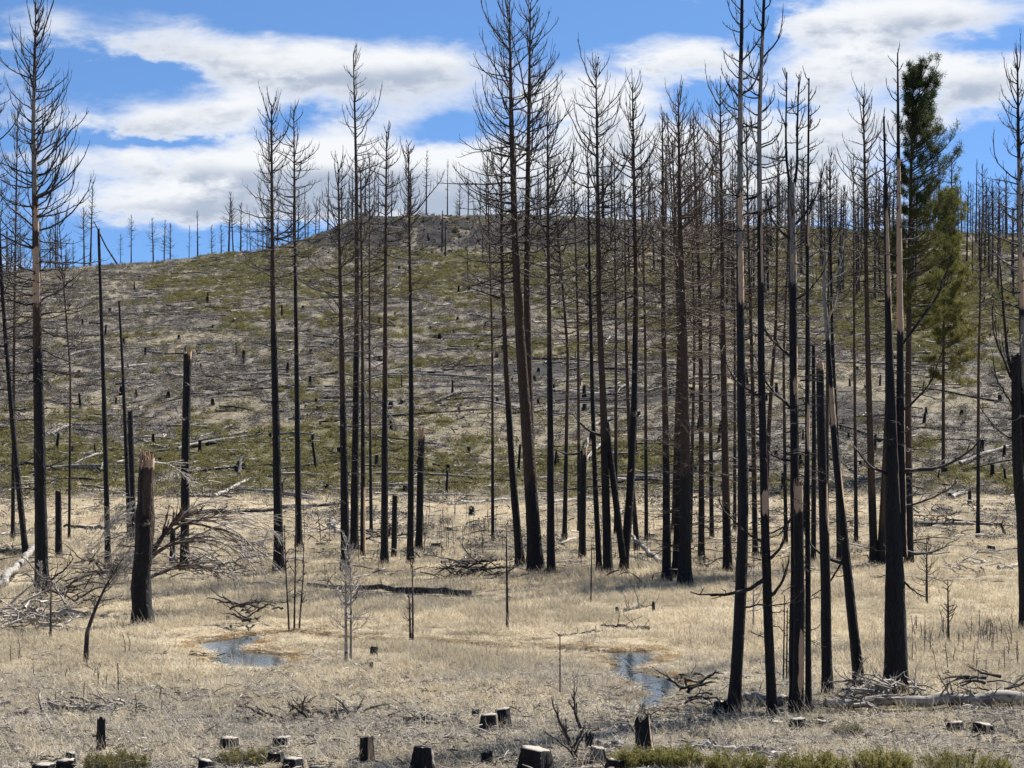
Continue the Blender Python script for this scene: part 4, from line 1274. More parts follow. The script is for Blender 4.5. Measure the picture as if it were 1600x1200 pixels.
def big_log(label, p0, p1, wpx, mat='log', branches=0, group=None, lift0=0.0, lift1=0.0, blen=1.0, cut=False, name='fallen_log', r1=0.55, sep=True):
    a, b = gp(*p0), gp(*p1)
    m = a[1] / F
    r = wpx * m / 2 * 1.15
    CLEAR.append((a[0], a[1] - .3, b[0], b[1] - .3, .3 + r))
    t = thing(name, label, 'log', a, group)
    K = 14
    s = np.linspace(0, 1, K)
    P = a + (b - a) * s[:, None]
    P[:, 2] = terrain(P[:, 0], P[:, 1]) * 0.3 + (a[2] + (b[2] - a[2]) * s) * 0.7 + r * 0.8 + lift0 * (1 - s) + lift1 * s
    P[1:-1] += rng.normal(0, 0.04, (K - 2, 3))
    P -= a
    rr = r * (1 - (1 - r1) * s) * rng.uniform(.93, 1.07, K)
    mb = MB(); tubes(mb, P[None], rr[None], 12, None, True)
    mb.obj('trunk', M[mat], t)
    if branches:
        ts = rng.uniform(.08, .98, branches); c = along(P[None], np.zeros(branches, int), ts)
        for i in range(branches):
            q = MB(); emit(q, limbs(c[i:i + 1], rng.uniform(0, 6.28, 1), rng.uniform(0, 1.2, 1), rng.uniform(0.1, 1.4, 1), blen * rng.uniform(.4, 1.2, 1), np.full(1, max(.014, r * .2)), 4, .5, 6, 1, .2))
            q.obj('branch', M[mat], t)
    if cut:
        d = P[1] - P[0]; d /= np.linalg.norm(d)
        cb = MB(); tubes(cb, np.stack([P[0] - d * 0.015, P[0] - d * 0.01])[None], np.array([[rr[0] * .93, rr[0] * .95]]), 12, None, True)
        cb.obj('sawn_end', M['cut'], t)
    return t


big_log('long dark log lying across the meadow behind the pale sapling', (735, 932), (480, 918), 10, 'log', 5, blen=.8)
big_log('long grey fallen trunk lying at the feet of the front right trees', (1625, 1106), (1290, 1114), 20, 'palelog', 9, blen=1.3, r1=.65, lift0=.1, lift1=.1)
big_log('short pale log lying obliquely against the big forked tree foot', (1352, 1096), (1392, 1076), 14, 'palelog', 0)
big_log('smooth grey log lying behind the leftmost front tree', (1225, 1109), (1155, 1102), 17, 'palelog', 1, lift0=.08, lift1=.08)
big_log('pale grey log leaning on the tallest far left pine', (-6, 922), (58, 893), 12, 'palelog', 0, lift1=1.0, r1=.8)
big_log('short brown log slanting down from the slanted pine feet right of centre', (1031, 882), (984, 862), 8, 'palelog', 0, lift1=.8, cut=True)
big_log('long grey log across the left edge of the meadow', (-10, 966), (142, 964), 11, 'palelog', 6)
big_log('dark reddish log on the ground left of the crooked little tree', (100, 972), (50, 978), 8, 'brown', 1)
big_log('dark log at the left edge below the slim leaning pine', (-15, 866), (60, 872), 12, 'log', 3)
big_log('thin dark fallen branch trunk lying in the middle of the meadow', (1016, 985), (938, 980), 5, 'log', 6, blen=.9)
big_log('thin grey pole on the meadow left of the dark fallen branch', (942, 987), (872, 995), 3, 'branch', 3, blen=.5)
big_log('small charred log between two tiny posts in the meadow', (976, 956), (1012, 948), 5, 'log', 5, blen=.8)
big_log('thin dark stick spanning the right stream bend', (1000, 1064), (1098, 1070), 4, 'log', 1, lift0=.1, blen=.4)
big_log('thin dark stick on the far bank of the right stream bend', (1062, 1058), (1140, 1064), 4, 'log', 2, blen=.4)
big_log('charred log pile piece on the meadow edge far right, left one', (1432, 824), (1520, 822), 9, 'log', 6, blen=.8)
big_log('charred log pile piece on the meadow edge far right, right one', (1480, 818), (1570, 824), 7, 'log', 3, blen=.8)
big_log('white weathered log lying at the right edge, longest', (1560, 890), (1605, 884), 6, 'silver', 0)
big_log('white weathered log lying left of the longest at the right edge', (1520, 882), (1548, 879), 5, 'silver', 0)
big_log('pale fallen pole at the foot of the hill left of the centre pines', (700, 790), (800, 782), 5, 'silver', 2, blen=.6)
big_log('pale fallen pole behind the centre right trunks', (860, 786), (930, 781), 5, 'silver', 0)
big_log('dark log along the foot of the hill behind the tangled dead branches', (300, 806), (440, 800), 8, 'log', 6, blen=.8)
big_log('dark log along the foot of the hill right of the pair of straight pines', (440, 796), (530, 790), 7, 'log', 2)
big_log('pale slanting log on the lower slope left of the pair of pines', (335, 778), (395, 748), 6, 'silver', 0)
big_log('dark log behind the left pines at the foot of the hill', (180, 828), (100, 825), 6, 'log', 2)
big_log('dark flat log lying in grass behind the centre twins', (690, 882), (800, 876), 6, 'log', 3, blen=.5)
big_log('pale thin log in front of the pines right of centre', (850, 882), (920, 880), 5, 'palelog', 0)
big_log('thick pale log end among branches left of the pine cluster', (518, 818), (530, 838), 9, 'palelog', 0, cut=True)
big_log('long white split slab lying at the bottom middle', (972, 1171), (925, 1166), 10, 'silver', 0, r1=.8)
big_log('flat white slab lying at the bottom right of the middle', (1100, 1172), (1210, 1176), 9, 'silver', 0, r1=.8)
big_log('white flat slab near the bottom at right', (1200, 1185), (1245, 1180), 8, 'silver', 0, r1=.9)
big_log('row of charred chunks lying above the white slab', (1075, 1172), (1140, 1168), 9, 'log', 4, blen=.25)
big_log('pale stick leaning in grass at the bottom left corner', (165, 1198), (195, 1186), 5, 'palelog', 1, blen=.3)
big_log('dark fallen branch left of the leftmost front tree foot', (1075, 1128), (1115, 1112), 5, 'log', 3, blen=.7)
big_log('dark thin branch lying below the right stream bend', (1030, 1134), (995, 1112), 4, 'log', 3, blen=.7)
big_log('long thin branch lying in the right foreground', (1395, 1160), (1455, 1155), 3, 'branch', 3, blen=.5)
big_log('curved thin branch at the right edge of the foreground', (1610, 1160), (1565, 1145), 3, 'branch', 2, blen=.5)
big_log('pale scrap of split wood on the ground left of the jagged stump', (985, 1142), (960, 1139), 6, 'silver', 0)
big_log('grey pole lying in litter below the orange-marked stump', (655, 1157), (605, 1155), 4, 'silver', 0)
big_log('dead grey pole in the litter under the close pair of stumps', (712, 1135), (680, 1133), 4, 'palelog', 1, blen=.3)


def brush_pile(label, c, rx, n, ln, mat, group='piles of dead branches', hump=0.8, e=(0, 0.8), sub=1, nsep=None):
    b = gp(*c); m = b[1] / F
    t = thing('brush_pile', label, 'brush pile', b, group)
    CLEAR.append((b[0] - rx * m * .5, b[1] - .4, b[0] + rx * m * .5, b[1] - .4, .7))
    for i in range(int(n * 1.5)):
        x, y = rng.normal(0, .45) * rx * m, rng.normal(0, .4) * rx * m * 0.7
        z = tz(b[0] + x, b[1] + y) - b[2] + rng.random() * hump
        q = MB()
        L = ln * m * rng.uniform(.5, 1.2)
        e0 = rng.uniform(*e) - 0.1
        emit(q, limbs(np.array([[x, y, z]]), np.array([rng.choice([-1, 1]) * np.pi / 2 + rng.normal(0, .7)]), np.array([e0]), np.array([e0 - rng.uniform(-.3, .9)]), np.array([L]), np.array([rng.uniform(.02, .055)]), 6, rng.uniform(-.6, .7), 8, sub, .16, .4))
        q.obj('branch', M[mat], t)
    return t


brush_pile('grey heap of dead branches lying at the left edge', (40, 985), 75, 34, 70, 'silver', hump=1.0)
brush_pile('dark heap of burnt branches behind the grey heap at the left edge', (110, 950), 60, 22, 60, 'branch', hump=1.0)
brush_pile('scattered pale broken branches between the reddish snag and the pair of pines', (350, 900), 70, 22, 45, 'palelog', hump=.7)
brush_pile('low tangle of scorched twigs at the foot of the tight pine cluster', (590, 850), 60, 14, 40, 'branch')
brush_pile('grey litter of branches in the left foreground above the black post', (120, 1110), 90, 16, 40, 'palelog', hump=.15, sub=0)
brush_pile('dark litter of branches in the foreground left of middle', (470, 1125), 110, 20, 42, 'log', hump=.15, sub=0)
brush_pile('pile of dead brown branches in the meadow left of the centre pines', (735, 905), 45, 20, 45, 'branch')
brush_pile('brush and broken wood heaped at the feet of the pair of pines', (395, 872), 50, 16, 45, 'silver')
brush_pile('broken wood heaped in front of the tall flat-topped snag', (300, 892), 50, 18, 40, 'palelog')
brush_pile('dead branches in front of the left stream bend', (385, 975), 35, 14, 45, 'branch')
brush_pile('pale dead branches lying behind the pine cluster', (505, 832), 40, 12, 36, 'silver')
brush_pile('loose dead branches heaped around the big forked tree foot', (1380, 1108), 80, 30, 60, 'palelog')
brush_pile('upright dead branches sticking out of the long grey trunk at right', (1540, 1104), 50, 14, 70, 'branch', e=(.1, .5))
brush_pile('scorched branches left of the leftmost front tree foot', (1080, 1110), 35, 9, 45, 'log')
brush_pile('black brush behind the thick broken snag', (165, 905), 35, 22, 45, 'branch')
brush_pile('dark branch tangle far right at the meadow edge', (1460, 815), 40, 12, 40, 'log')
brush_pile('charred slash heap on the dark burn patch of the slope', (705, 578), 30, 26, 26, 'log', hump=1.2, sub=0)
brush_pile('long grey slash row below the dark burn patch of the slope', (790, 618), 60, 26, 26, 'palelog', hump=.6, sub=0)
brush_pile('second grey slash row on the slope behind the trunks right of centre', (1010, 615), 60, 20, 26, 'log', hump=.8, sub=0)
brush_pile('thin pale branches in the meadow grass at far right', (1515, 900), 30, 9, 40, 'silver', sub=0)
brush_pile('dry twigs on the ground left of the close pair of stumps', (655, 1130), 60, 14, 32, 'branch', hump=.1, sub=0)
brush_pile('leaning bare twigs beside the grey square-topped stump', (905, 1196), 16, 4, 66, 'branch', e=(1.1, 1.5))

# fallen crown beside the thick broken snag: long curved limbs reaching right and a curtain of twigs at left
b = place_base(250, 955)
m = b[1] / F
t = thing('fallen_treetop', 'broken-off grey crown with long drooping limbs hanging right of the thick snag', 'dead branches', b)
roots = [((236, 868), (300, 800), 12), ((238, 872), (330, 840), 10), ((238, 900), (330, 890), 9), ((262, 835), (375, 820), 6), ((270, 820), (395, 850), 6), ((280, 812), (420, 862), 5), ((275, 815), (340, 780), 5), ((290, 845), (420, 820), 4), ((240, 722), (292, 745), 5),
         ((285, 840), (400, 890), 5), ((270, 850), (380, 905), 4), ((300, 800), (430, 830), 4)]
for (p0, p1, wd) in roots:
    a0 = np.array([(p0[0] - 250) * m, rng.uniform(-.5, .5), CAMH + (CY - p0[1]) * m - b[2]])
    a1 = np.array([(p1[0] - 250) * m, rng.uniform(-1.2, 1.0), max(.1, CAMH + (CY - p1[1]) * m - b[2])])
    d = a1 - a0; L = np.linalg.norm(d)
    az = math.atan2(d[0], d[1]); el = math.asin(d[2] / L)
    q = MB()
    emit(q, limbs(a0[None], np.array([az]), np.array([el + .45]), np.array([el - .55]), np.array([L * 1.1]), np.array([wd * m * .36]), 15, rng.uniform(-.8, .1), 10, 4, .09, .5))
    q.obj('branch', M['silver' if wd < 6 else 'brown'], t)
for i in range(60):
    a0 = np.array([[(rng.uniform(195, 255) - 250) * m, rng.uniform(-1.0, -.4), CAMH + (CY - rng.uniform(770, 880)) * m - b[2]]])
    q = MB()
    emit(q, limbs(a0, np.array([rng.normal(-1.6, .7)]), np.array([rng.uniform(-.2, .4)]), np.array([-1.2]), np.array([rng.uniform(.8, 2.4)]), np.array([.017]), 8, -.7, 8, 2, .14, .45))
    q.obj('twig', M['silver'], t)

# drooping charred side limbs of the front trees (hung on the trunk they grow from)
def side_limb(px, py, px1, py1, Yd, wd, owner, mat='black', twigs=8):
    m_ = Yd / F
    a0 = np.array([(px - CX) * m_, Yd, CAMH + (CY - py) * m_]); a1 = np.array([(px1 - CX) * m_, Yd - rng.uniform(-.5, .8), CAMH + (CY - py1) * m_])
    d = a1 - a0; L = np.linalg.norm(d)
    az = math.atan2(d[0], d[1]); el = math.asin(d[2] / L)
    q = MB()
    emit(q, limbs((a0 - np.array(owner.location))[None], np.array([az]), np.array([el - .35]), np.array([el + .45]), np.array([L * 1.05]), np.array([wd * m_ / 2]), twigs, .3, 10, 1, .1, .35))
    q.obj('limb', M[mat], owner)


OW = {o['label']: o for o in COL.objects if o.parent is None and 'label' in o}
def own(s):
    return next(o for l, o in OW.items() if s in l)
o1 = own('second from left at front right')
for a in ((1195, 905, 1080, 925, 7), (1195, 880, 1235, 820, 6), (1204, 930, 1240, 870, 7), (1200, 850, 1120, 780, 4), (1190, 620, 1130, 560, 4)):
    side_limb(a[0], a[1], a[2], a[3], o1.location.y, a[4], o1)
o1 = own('widest black base')
for a in ((1410, 735, 1530, 690, 7), (1408, 540, 1490, 400, 5), (1412, 860, 1505, 855, 6), (1410, 640, 1480, 560, 5), (1395, 745, 1330, 700, 5), (1410, 790, 1500, 760, 4), (1410, 905, 1450, 930, 4)):
    side_limb(a[0], a[1], a[2], a[3], o1.location.y, a[4], o1)
o1 = own('twisted white barkless top')
for a in ((1325, 880, 1260, 850, 7), (1320, 860, 1270, 930, 4), (1292, 500, 1310, 460, 4), (1288, 450, 1320, 380, 3)):
    side_limb(a[0], a[1], a[2], a[3], o1.location.y, a[4], o1, 'black' if a[1] > 600 else 'silver', 5)
o1 = own('forking into two upright leaders')
for a in ((1240, 640, 1170, 560, 5), (1240, 560, 1180, 500, 5), (1240, 720, 1190, 700, 4), (1238, 380, 1190, 310, 5), (1240, 470, 1300, 420, 4), (1243, 800, 1200, 840, 4), (1238, 355, 1290, 260, 5)):
    side_limb(a[0], a[1], a[2], a[3], o1.location.y, a[4], o1)
o1 = own('one long horizontal limb')
side_limb(910, 706, 868, 702, o1.location.y, 5, o1, 'black', 2)
o1 = own('second leg right of centre')
side_limb(945, 682, 890, 650, o1.location.y, 5, o1, 'black', 3)
o1 = own('one fork snapped short')
for a in ((1588, 600, 1540, 480, 5), (1590, 690, 1530, 640, 4), (1587, 640, 1550, 560, 4)):
    side_limb(a[0], a[1], a[2], a[3], o1.location.y, a[4], o1)

# red tape scrap in the litter
b = gp(421, 1146)
mb = MB()
xs = np.linspace(-.12, .12, 7)
V = [(x, dy, 0.12 + .03 * math.sin(x * 30 + dy * 20)) for dy in (-.03, .03) for x in xs] + [(x, dy, 0.11 + .03 * math.sin(x * 30 + dy * 20)) for dy in (-.03, .03) for x in xs]
Q = [(i, i + 1, i + 8, i + 7) for i in range(6)] + [(14 + i, 21 + i, 22 + i, 15 + i) for i in range(6)]
mb.add(V, Q)
mt, tn, on = new_mat('red_tape')
principled(tn, on, (0.62, 0.13, 0.10), 0.6)
tag(link('tape_scrap', mb.mesh('tape_scrap', mt), None, b), 'small scrap of red tape lying in the grey litter at lower left', 'tape')

# ------------------------------------------------------------------ grass, sedge, litter and scrub (nobody could count these)
def blades_mesh(n, rad, hgt, wd, mat, lodge=0.5, seg=3, name='tuft', tone=0.35, tri=True):
    az = rng.uniform(0, 6.28, n)
    rr = rad * np.sqrt(rng.random(n))
    pa = rng.uniform(0, 6.28, n)
    b = np.stack([rr * np.cos(pa), rr * np.sin(pa), np.full(n, -0.03)], -1)
    e0 = rng.uniform(0.8, 1.5, n)
    P, _, _ = grow(b, az, e0, e0 - lodge * rng.uniform(0.3, 2.2, n), hgt * rng.uniform(.5, 1.2, n), seg, 0.12)
    sd_ = np.stack([np.cos(az), -np.sin(az), 0 * az], -1) * wd
    s = np.linspace(1, 0.25, seg)[None, :, None]
    V = np.stack([P - sd_[:, None] * s, P + sd_[:, None] * s], 2)          # n, seg, 2, 3
    idx = np.arange(n * seg * 2).reshape(n, seg, 2)
    q = np.stack([idx[:, :-1, 0], idx[:, :-1, 1], idx[:, 1:, 1], idx[:, 1:, 0]], -1)
    A = np.zeros((n, seg, 2, 3)); A[..., 0] = np.clip(rng.random((n, 1, 1)) * tone * 2 , 0, 1)
    mb = MB(); mb.add(V, q, None, A)
    return mb.mesh(name, M[mat], False)


def leaf_mesh(n, rad, hgt, size, mat, stems=10):
    d = rng.normal(0, 1, (n, 3)); d /= np.linalg.norm(d, axis=1, keepdims=True)
    d[:, 2] = np.abs(d[:, 2])
    lump = 0.75 + 0.5 * vnoise(d[:, 0] * 3 + 9, d[:, 1] * 3 + d[:, 2] * 2, int(rng.integers(99)))
    p = d * np.array([rad, rad, hgt]) * (rng.random((n, 1)) ** 0.35) * lump[:, None]
    u = rng.normal(0, 1, (n, 3)); u /= np.linalg.norm(u, axis=1, keepdims=True)
    v = np.cross(u, rng.normal(0, 1, (n, 3))); v /= np.linalg.norm(v, axis=1, keepdims=True)
    l = size * rng.uniform(.6, 1.3, (n, 1))
    V = np.stack([p - u * l, p + v * l * .45, p + u * l, p - v * l * .45], 1)
    A = np.zeros((n, 4, 3)); A[..., 0] = np.clip(rng.random((n, 1)) * .9 - .1, 0, 1)
    mb = MB(); mb.add(V, np.arange(n * 4).reshape(-1, 4), None, A)
    return mb.mesh('leaves', M[mat], False)


def scatter(name, label, meshes, x, y, scl, sz=None, tilt=0.08, rz=None):
    src = bpy.data.collections.new(name + '_source')
    for i, me in enumerate(meshes):
        src.objects.link(bpy.data.objects.new('%s_%02d' % (name, i), me))
    z = terrain(x, y)
    n = len(x)
    me = bpy.data.meshes.new(name)
    me.vertices.add(n)
    me.vertices.foreach_set('co', np.stack([x, y, z], -1).astype(np.float32).ravel())
    a = me.attributes.new('rot', 'FLOAT_VECTOR', 'POINT')
    a.data.foreach_set('vector', np.stack([rng.normal(0, tilt, n), rng.normal(0, tilt, n), rng.uniform(0, 6.28, n) if rz is None else rz], -1).astype(np.float32).ravel())
    a = me.attributes.new('scl', 'FLOAT_VECTOR', 'POINT')
    sz = scl if sz is None else sz
    a.data.foreach_set('vector', np.stack([scl, scl, sz], -1).astype(np.float32).ravel())
    a = me.attributes.new('idx', 'INT', 'POINT')
    a.data.foreach_set('value', rng.integers(0, len(meshes), n).astype(np.int32))
    o = link(name, me)
    g = bpy.data.node_groups.new(name + '_scatter', 'GeometryNodeTree')
    g.interface.new_socket('Geometry', in_out='INPUT', socket_type='NodeSocketGeometry')
    g.interface.new_socket('Geometry', in_out='OUTPUT', socket_type='NodeSocketGeometry')
    gi, go = g.nodes.new('NodeGroupInput'), g.nodes.new('NodeGroupOutput')
    iop = g.nodes.new('GeometryNodeInstanceOnPoints')
    ci = g.nodes.new('GeometryNodeCollectionInfo')
    ci.inputs['Collection'].default_value = src
    ci.inputs['Separate Children'].default_value = True
    ci.inputs['Reset Children'].default_value = True
    iop.inputs['Pick Instance'].default_value = True
    def attr(nm, typ):
        nd = g.nodes.new('GeometryNodeInputNamedAttribute'); nd.data_type = typ
        nd.inputs['Name'].default_value = nm
        return nd.outputs['Attribute']
    L = g.links
    L.new(gi.outputs[0], iop.inputs['Points'])
    L.new(ci.outputs[0], iop.inputs['Instance'])
    L.new(attr('idx', 'INT'), iop.inputs['Instance Index'])
    e2r = g.nodes.new('FunctionNodeEulerToRotation')
    L.new(attr('rot', 'FLOAT_VECTOR'), e2r.inputs[0])
    L.new(e2r.outputs[0], iop.inputs['Rotation'])
    L.new(attr('scl', 'FLOAT_VECTOR'), iop.inputs['Scale'])
    L.new(iop.outputs[0], go.inputs[0])
    md = o.modifiers.new('scatter', 'NODES'); md.node_group = g
    return tag(o, label, kind='stuff')


def spots(n, y0, y1, marg=4.0, power=1.0):
    """random ground points in the strip the view covers, denser near the camera for power > 1"""
    y = y0 + (y1 - y0) * rng.random(int(n)) ** power
    x = (rng.random(int(n)) * 2 - 1) * (0.2353 * y + marg)
    return x, y


# straw meadow
tuft = [blades_mesh(46, .34, .42, .0085, 'straw', .75) for _ in range(4)] + [blades_mesh(40, .4, .30, .009, 'straw', 1.2) for _ in range(3)]
x, y = spots(52000, 46, 172, power=1.2)
w = water_sd(x, y)
g, d, s = cover(x, y, terrain(x, y))
p = 0.3 + 0.7 * sst(y + 20 * (fbm(x / 5, y / 4, 41) - .5), 50, 66)
p = p * (1 - 0.75 * d) * (0.55 + 0.45 * sst(fbm(x / 1.6, y / 1.6, 61, 2), 0.35, 0.6)) * (1 - 0.35 * sst(y, 105, 150))
cd = clear_d(x, y)
k = (w > 0.12) & (rng.random(len(x)) < p) & (cd > -.05)
x, y, w, cd = x[k], y[k], w[k], cd[k]
patch = fbm(x / 3.5, y / 5, 55, 3)
hs = np.clip(0.1 + 1.7 * patch, .4, 1.6) * (0.16 + 0.84 * sst(w, 0.5, 3.6)) * np.where(y < 62, .75, 1) * (.4 + .6 * sst(cd, 0, 1.8))
scatter('straw_grass', 'pale dry straw-coloured grass covering the meadow', tuft, x, y, rng.uniform(.8, 1.3, len(x)), hs * rng.uniform(.8, 1.2, len(x)))
# rusty sedge along the stream
sed = [blades_mesh(36, .22, .34, .008, 'sedge', .9) for _ in range(4)]
x = rng.uniform(-14, 12, 26000); y = rng.uniform(55, 80, 26000)
w = water_sd(x, y)
k = (w > 0.0) & (w < 0.8) & (rng.random(len(x)) < np.exp(-w * 2.6))
x, y, w = x[k][:3200], y[k][:3200], w[k][:3200]
scatter('rusty_sedge', 'rust-brown sedge lining the stream banks', sed, x, y, rng.uniform(.7, 1.1, len(x)), rng.uniform(.16, .34, len(x)))
# grey dry stems and litter in the foreground
lit = [blades_mesh(44, .42, .40, .0045, 'litter', .9) for _ in range(4)] + [blades_mesh(44, .5, .34, .0045, 'litter', 1.5) for _ in range(4)]
x, y = spots(21000, 46, 74, 3)
k = (water_sd(x, y) > .2) & (rng.random(len(x)) < 1 - .95 * sst(y + 22 * (fbm(x / 6, y / 4, 43) - .5), 50, 68))
cd = clear_d(x, y)
k = k & (cd > -.1)
x, y, cd = x[k], y[k], cd[k]
scatter('dry_stems', 'grey dry stems and litter covering the foreground', lit, x, y, rng.uniform(.7, 1.3, len(x)), rng.uniform(.4, 1.1, len(x)) * (.4 + .6 * sst(cd, 0, 1.8)))
# tall seed stems through the grass
tall = [blades_mesh(7, .3, .75, .006, 'litter', .35, 4) for _ in range(3)] + [blades_mesh(8, .3, .7, .006, 'straw', .4, 4) for _ in range(3)]
x, y = spots(6500, 47, 120, 3, 1.3)
k = water_sd(x, y) > .7
x, y = x[k], y[k]
scatter('seed_stems', 'thin tall dry seed stems standing out of the grass', tall, x, y, rng.uniform(.8, 1.2, len(x)), rng.uniform(.6, 1.1, len(x)))
# wood chips and bark flakes
def chip_mesh(n, mat):
    mb = MB()
    for i in range(n):
        c = np.append(rng.uniform(-.6, .6, 2), .05 + .1 * rng.random())
        L = rng.uniform(.06, .38); az = rng.uniform(0, 3.14); w_ = rng.uniform(.006, .018)
        dd = np.array([math.cos(az), math.sin(az), rng.normal(0, .2)]) * L / 2
        tubes(mb, np.stack([c - dd, c + [0, 0, .02], c + dd])[None], np.array([[w_, w_ * 1.1, w_ * .6]]), 4)
    return mb.mesh('chips', M[mat], False)
chips = [chip_mesh(9, 'silver') for _ in range(3)] + [chip_mesh(8, 'palelog'), chip_mesh(8, 'log'), chip_mesh(8, 'log')]
x, y = spots(3200, 46, 68, 3)
k = rng.random(len(x)) < 1 - .85 * sst(y, 55, 64)
scatter('wood_chips', 'scattered bark flakes and wood chips on the foreground litter', chips, x[k], y[k], rng.uniform(.35, 1.15, k.sum()))
# scrub on the hill
oliv = [leaf_mesh(120, .5, .5, .075, 'olive') for _ in range(5)]
x, y = spots(60000, 156, 398, 10, .85)
z = terrain(x, y); g, d, s = cover(x, y, z)
k = rng.random(len(x)) < g * 0.62 + 0.03 + 0.1 * (d > .4) * (y > 360)
scatter('olive_scrub', 'low olive-green scrub patches covering the hillside', oliv, x[k], y[k], rng.uniform(.6, 1.5, k.sum()), rng.uniform(.5, 1.2, k.sum()))
grb = [blades_mesh(40, .5, .5, .012, 'greybrush', .8) for _ in range(3)] + [leaf_mesh(110, .5, .55, .07, 'greybrush') for _ in range(3)]
x2, y2 = spots(66000, 96, 400, 10, .85)
z = terrain(x2, y2); g, d, s = cover(x2, y2, z)
k = rng.random(len(x2)) < np.where(y2 > 156, (1 - g) * (1 - d) * (.6 - .35 * s), .05 + .2 * d)
scatter('grey_scrub', 'low grey dead scrub covering the hillside', grb, x2[k], y2[k], rng.uniform(.7, 1.6, k.sum()), rng.uniform(.5, 1.2, k.sum()))
hstraw = [blades_mesh(34, .45, .36, .014, 'drystraw', .9) for _ in range(4)]
x3, y3 = spots(50000, 156, 395, 10, .85)
z = terrain(x3, y3); g, d, s = cover(x3, y3, z)
k = rng.random(len(x3)) < (s * .8 + .06) * (1 - g) * (1 - d)
scatter('hill_grass', 'pale dry grass tufts between the scrub on the hillside', hstraw, x3[k], y3[k], rng.uniform(.6, 1.4, k.sum()), rng.uniform(.5, 1.1, k.sum()))
hch = [chip_mesh(5, 'silver'), chip_mesh(5, 'log'), chip_mesh(5, 'log'), chip_mesh(4, 'palelog')]
x4, y4 = spots(7500, 88, 396, 8, .9)
k4 = (y4 > 156) | (rng.random(len(y4)) < .5)
x4, y4 = x4[k4], y4[k4]
scatter('hill_debris', 'small broken sticks strewn over the hillside', hch, x4, y4, rng.uniform(1.8, 4.2, len(x4)), rng.uniform(1.2, 2.4, len(x4)))
def pole_mesh(L, r, mat):
    s_ = np.linspace(0, 1, 6)
    P = np.stack([(s_ - .5) * L, rng.normal(0, .05, 6), .12 + rng.normal(0, .04, 6)], -1)
    mb = MB(); tubes(mb, P[None], (r * (1 - .6 * s_))[None], 5, None, True)
    n_ = 4
    c_ = along(P[None], np.zeros(n_, int), rng.uniform(.1, .95, n_))
    emit(mb, limbs(c_, rng.uniform(0, 6.28, n_), rng.uniform(0, 1.2, n_), rng.uniform(0, 1.3, n_), rng.uniform(.2, .9, n_), np.full(n_, r * .3), 0, .5, 4))
    return mb.mesh('pole', M[mat])
poles = [pole_mesh(rng.uniform(2.5, 7), rng.uniform(.06, .12), mt_) for mt_ in ('log', 'log', 'palelog', 'log', 'silver', 'branch', 'silver', 'log')]
x6, y6 = spots(1900, 156, 396, 8, .85)
px6 = CX + x6 * F / y6
k = rng.random(len(x6)) < 1 - .5 * sst(px6, 1100, 1250)
scatter('fallen_poles', 'small fallen poles littering the hillside between the bigger logs', poles, x6[k], y6[k], rng.uniform(.7, 1.3, k.sum()), None, .05, rng.normal(0, 1.0, k.sum()))
# rocks and charred rubble of the rim
def rock_mesh():
    mb = MB()
    a = np.linspace(0, 2 * np.pi, 7)[:-1]
    V = [(0, 0, .5)] + [(.4 * math.cos(q) * rng.uniform(.6, 1.1), .4 * math.sin(q) * rng.uniform(.6, 1.1), .35 * rng.uniform(.6, 1.1)) for q in a] + [(.6 * math.cos(q) * rng.uniform(.7, 1.1), .6 * math.sin(q) * rng.uniform(.7, 1.1), -.2) for q in a]
    T = [(0, 1 + i, 1 + (i + 1) % 6) for i in range(6)]
    Q = [(1 + i, 7 + i, 7 + (i + 1) % 6, 1 + (i + 1) % 6) for i in range(6)]
    mb.add(V, Q, T)
    return mb.mesh('rock', M['rock'], False)
M['rock'] = wood_material('dark_rim_rock', (0.016, 0.015, 0.015), (0.05, 0.045, 0.04), (0.15, 0.135, 0.12))
rk = [rock_mesh() for _ in range(5)]
x5, y5 = spots(30000, 366, 400, 0, 1)
px = CX + x5 * F / y5
k = rng.random(len(x5)) < np.interp(px, _cx, _ky) / 44 * .16 * sst(y5, 368, 376)
scatter('rim_rubble', 'dark broken rock rubble on the rim under the skyline', rk, x5[k], y5[k], rng.uniform(.2, .6, k.sum()), rng.uniform(.15, .5, k.sum()), .4)

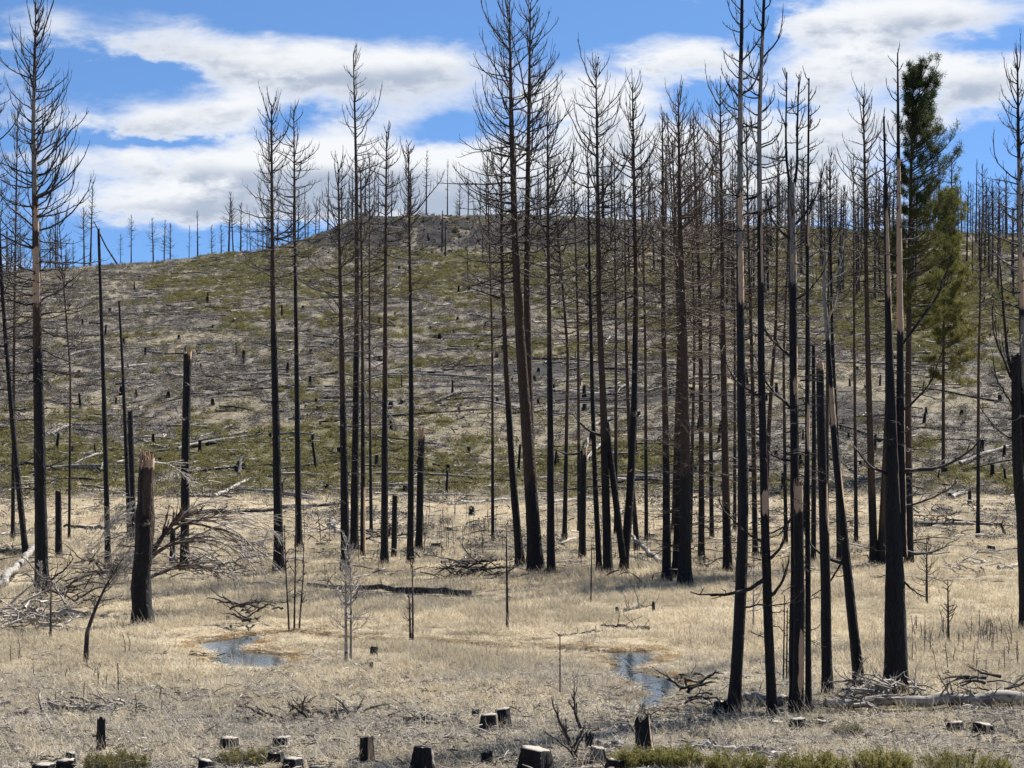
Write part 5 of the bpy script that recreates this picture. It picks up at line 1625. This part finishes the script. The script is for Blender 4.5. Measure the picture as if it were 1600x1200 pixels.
# ------------------------------------------------------------------ leafy bushes on the bottom edge
def bush(label, px, py, wpx, hpx, mat='bush', n=4200):
    b = gp(px, py); m = b[1] / F
    t = thing('leafy_bush', label, 'bush', b, 'low green bushes at the front')
    r = wpx * m / 2; h = hpx * m
    mb = MB()
    ns = 90
    az = rng.uniform(0, 6.28, ns); rr = r * np.sqrt(rng.random(ns))
    bb = np.stack([rr * np.sin(az) * .9, rr * np.cos(az) * .55, 0 * az], -1)
    L = h * rng.uniform(.5, 1.15, ns) * (1.1 - .5 * (rr / r) ** 2)
    parts = limbs(bb, az + rng.normal(0, .6, ns), rng.uniform(.8, 1.4, ns), rng.uniform(.6, 1.4, ns), L, np.full(ns, .009), 5, .5, 6, 1, .15, .4)
    emit(mb, parts); mb.obj('stems', M['litter'] if mat != 'bush' else M['brown'], t)
    pts = np.concatenate([P[:, k] for P, _, _, _ in parts for k in range(1, P.shape[1])])
    pts = pts[rng.random(len(pts)) < min(1, n / len(pts))] + rng.normal(0, .02, (min(10**9, 1), 3))
    N = len(pts); nl = 3
    p = pts[:, None] + rng.normal(0, .03, (N, nl, 3))
    u = rng.normal(0, 1, (N, nl, 3)); u[..., 2] = np.abs(u[..., 2]) + .3; u /= np.linalg.norm(u, axis=2, keepdims=True)
    v = np.cross(u, rng.normal(0, 1, (N, nl, 3))); v /= np.linalg.norm(v, axis=2, keepdims=True)
    l = .035 * rng.uniform(.6, 1.4, (N, nl, 1))
    V = np.stack([p, p + u * l * .5 + v * l * .28, p + u * l * 1.1, p + u * l * .5 - v * l * .28], 2)
    A = np.zeros(V.shape); A[..., 0] = np.clip(rng.random((N, 1, 1)) * .8 + rng.normal(0, .1, (N, nl, 1)), 0, 1)
    lb = MB(); lb.add(V, np.arange(N * nl * 4).reshape(-1, 4), None, A)
    lb.obj('leaves', M[mat], t, False)


bush('yellow-green bush at the bottom edge just right of the jagged burnt stump', 1055, 1200, 90, 28)
bush('yellow-green bush at the bottom edge left of the white slab', 985, 1200, 60, 26)
bush('sunlit yellow-green bush at the bottom edge below the white slab', 1150, 1206, 100, 28)
bush('large olive bush at the bottom edge below the white-topped stump', 1270, 1206, 120, 30)
bush('yellow bush at the bottom edge between two olive bushes', 1375, 1208, 100, 30)
bush('large olive bush at the bottom right below the pair of stumps', 1510, 1208, 150, 30)
bush('small olive bush in grass left of the pair of stumps at right', 1325, 1150, 44, 18, 'olive', 700)
bush('low green bush at the bottom left between the corner stumps and the sawn stump', 180, 1204, 110, 22, 'olive')
bush('low green bush below the low pale-topped stump at lower left', 380, 1194, 90, 20, 'olive')
bush('grey-green tuft bush above the charred chunks', 1094, 1156, 26, 16, 'greybrush', 500)
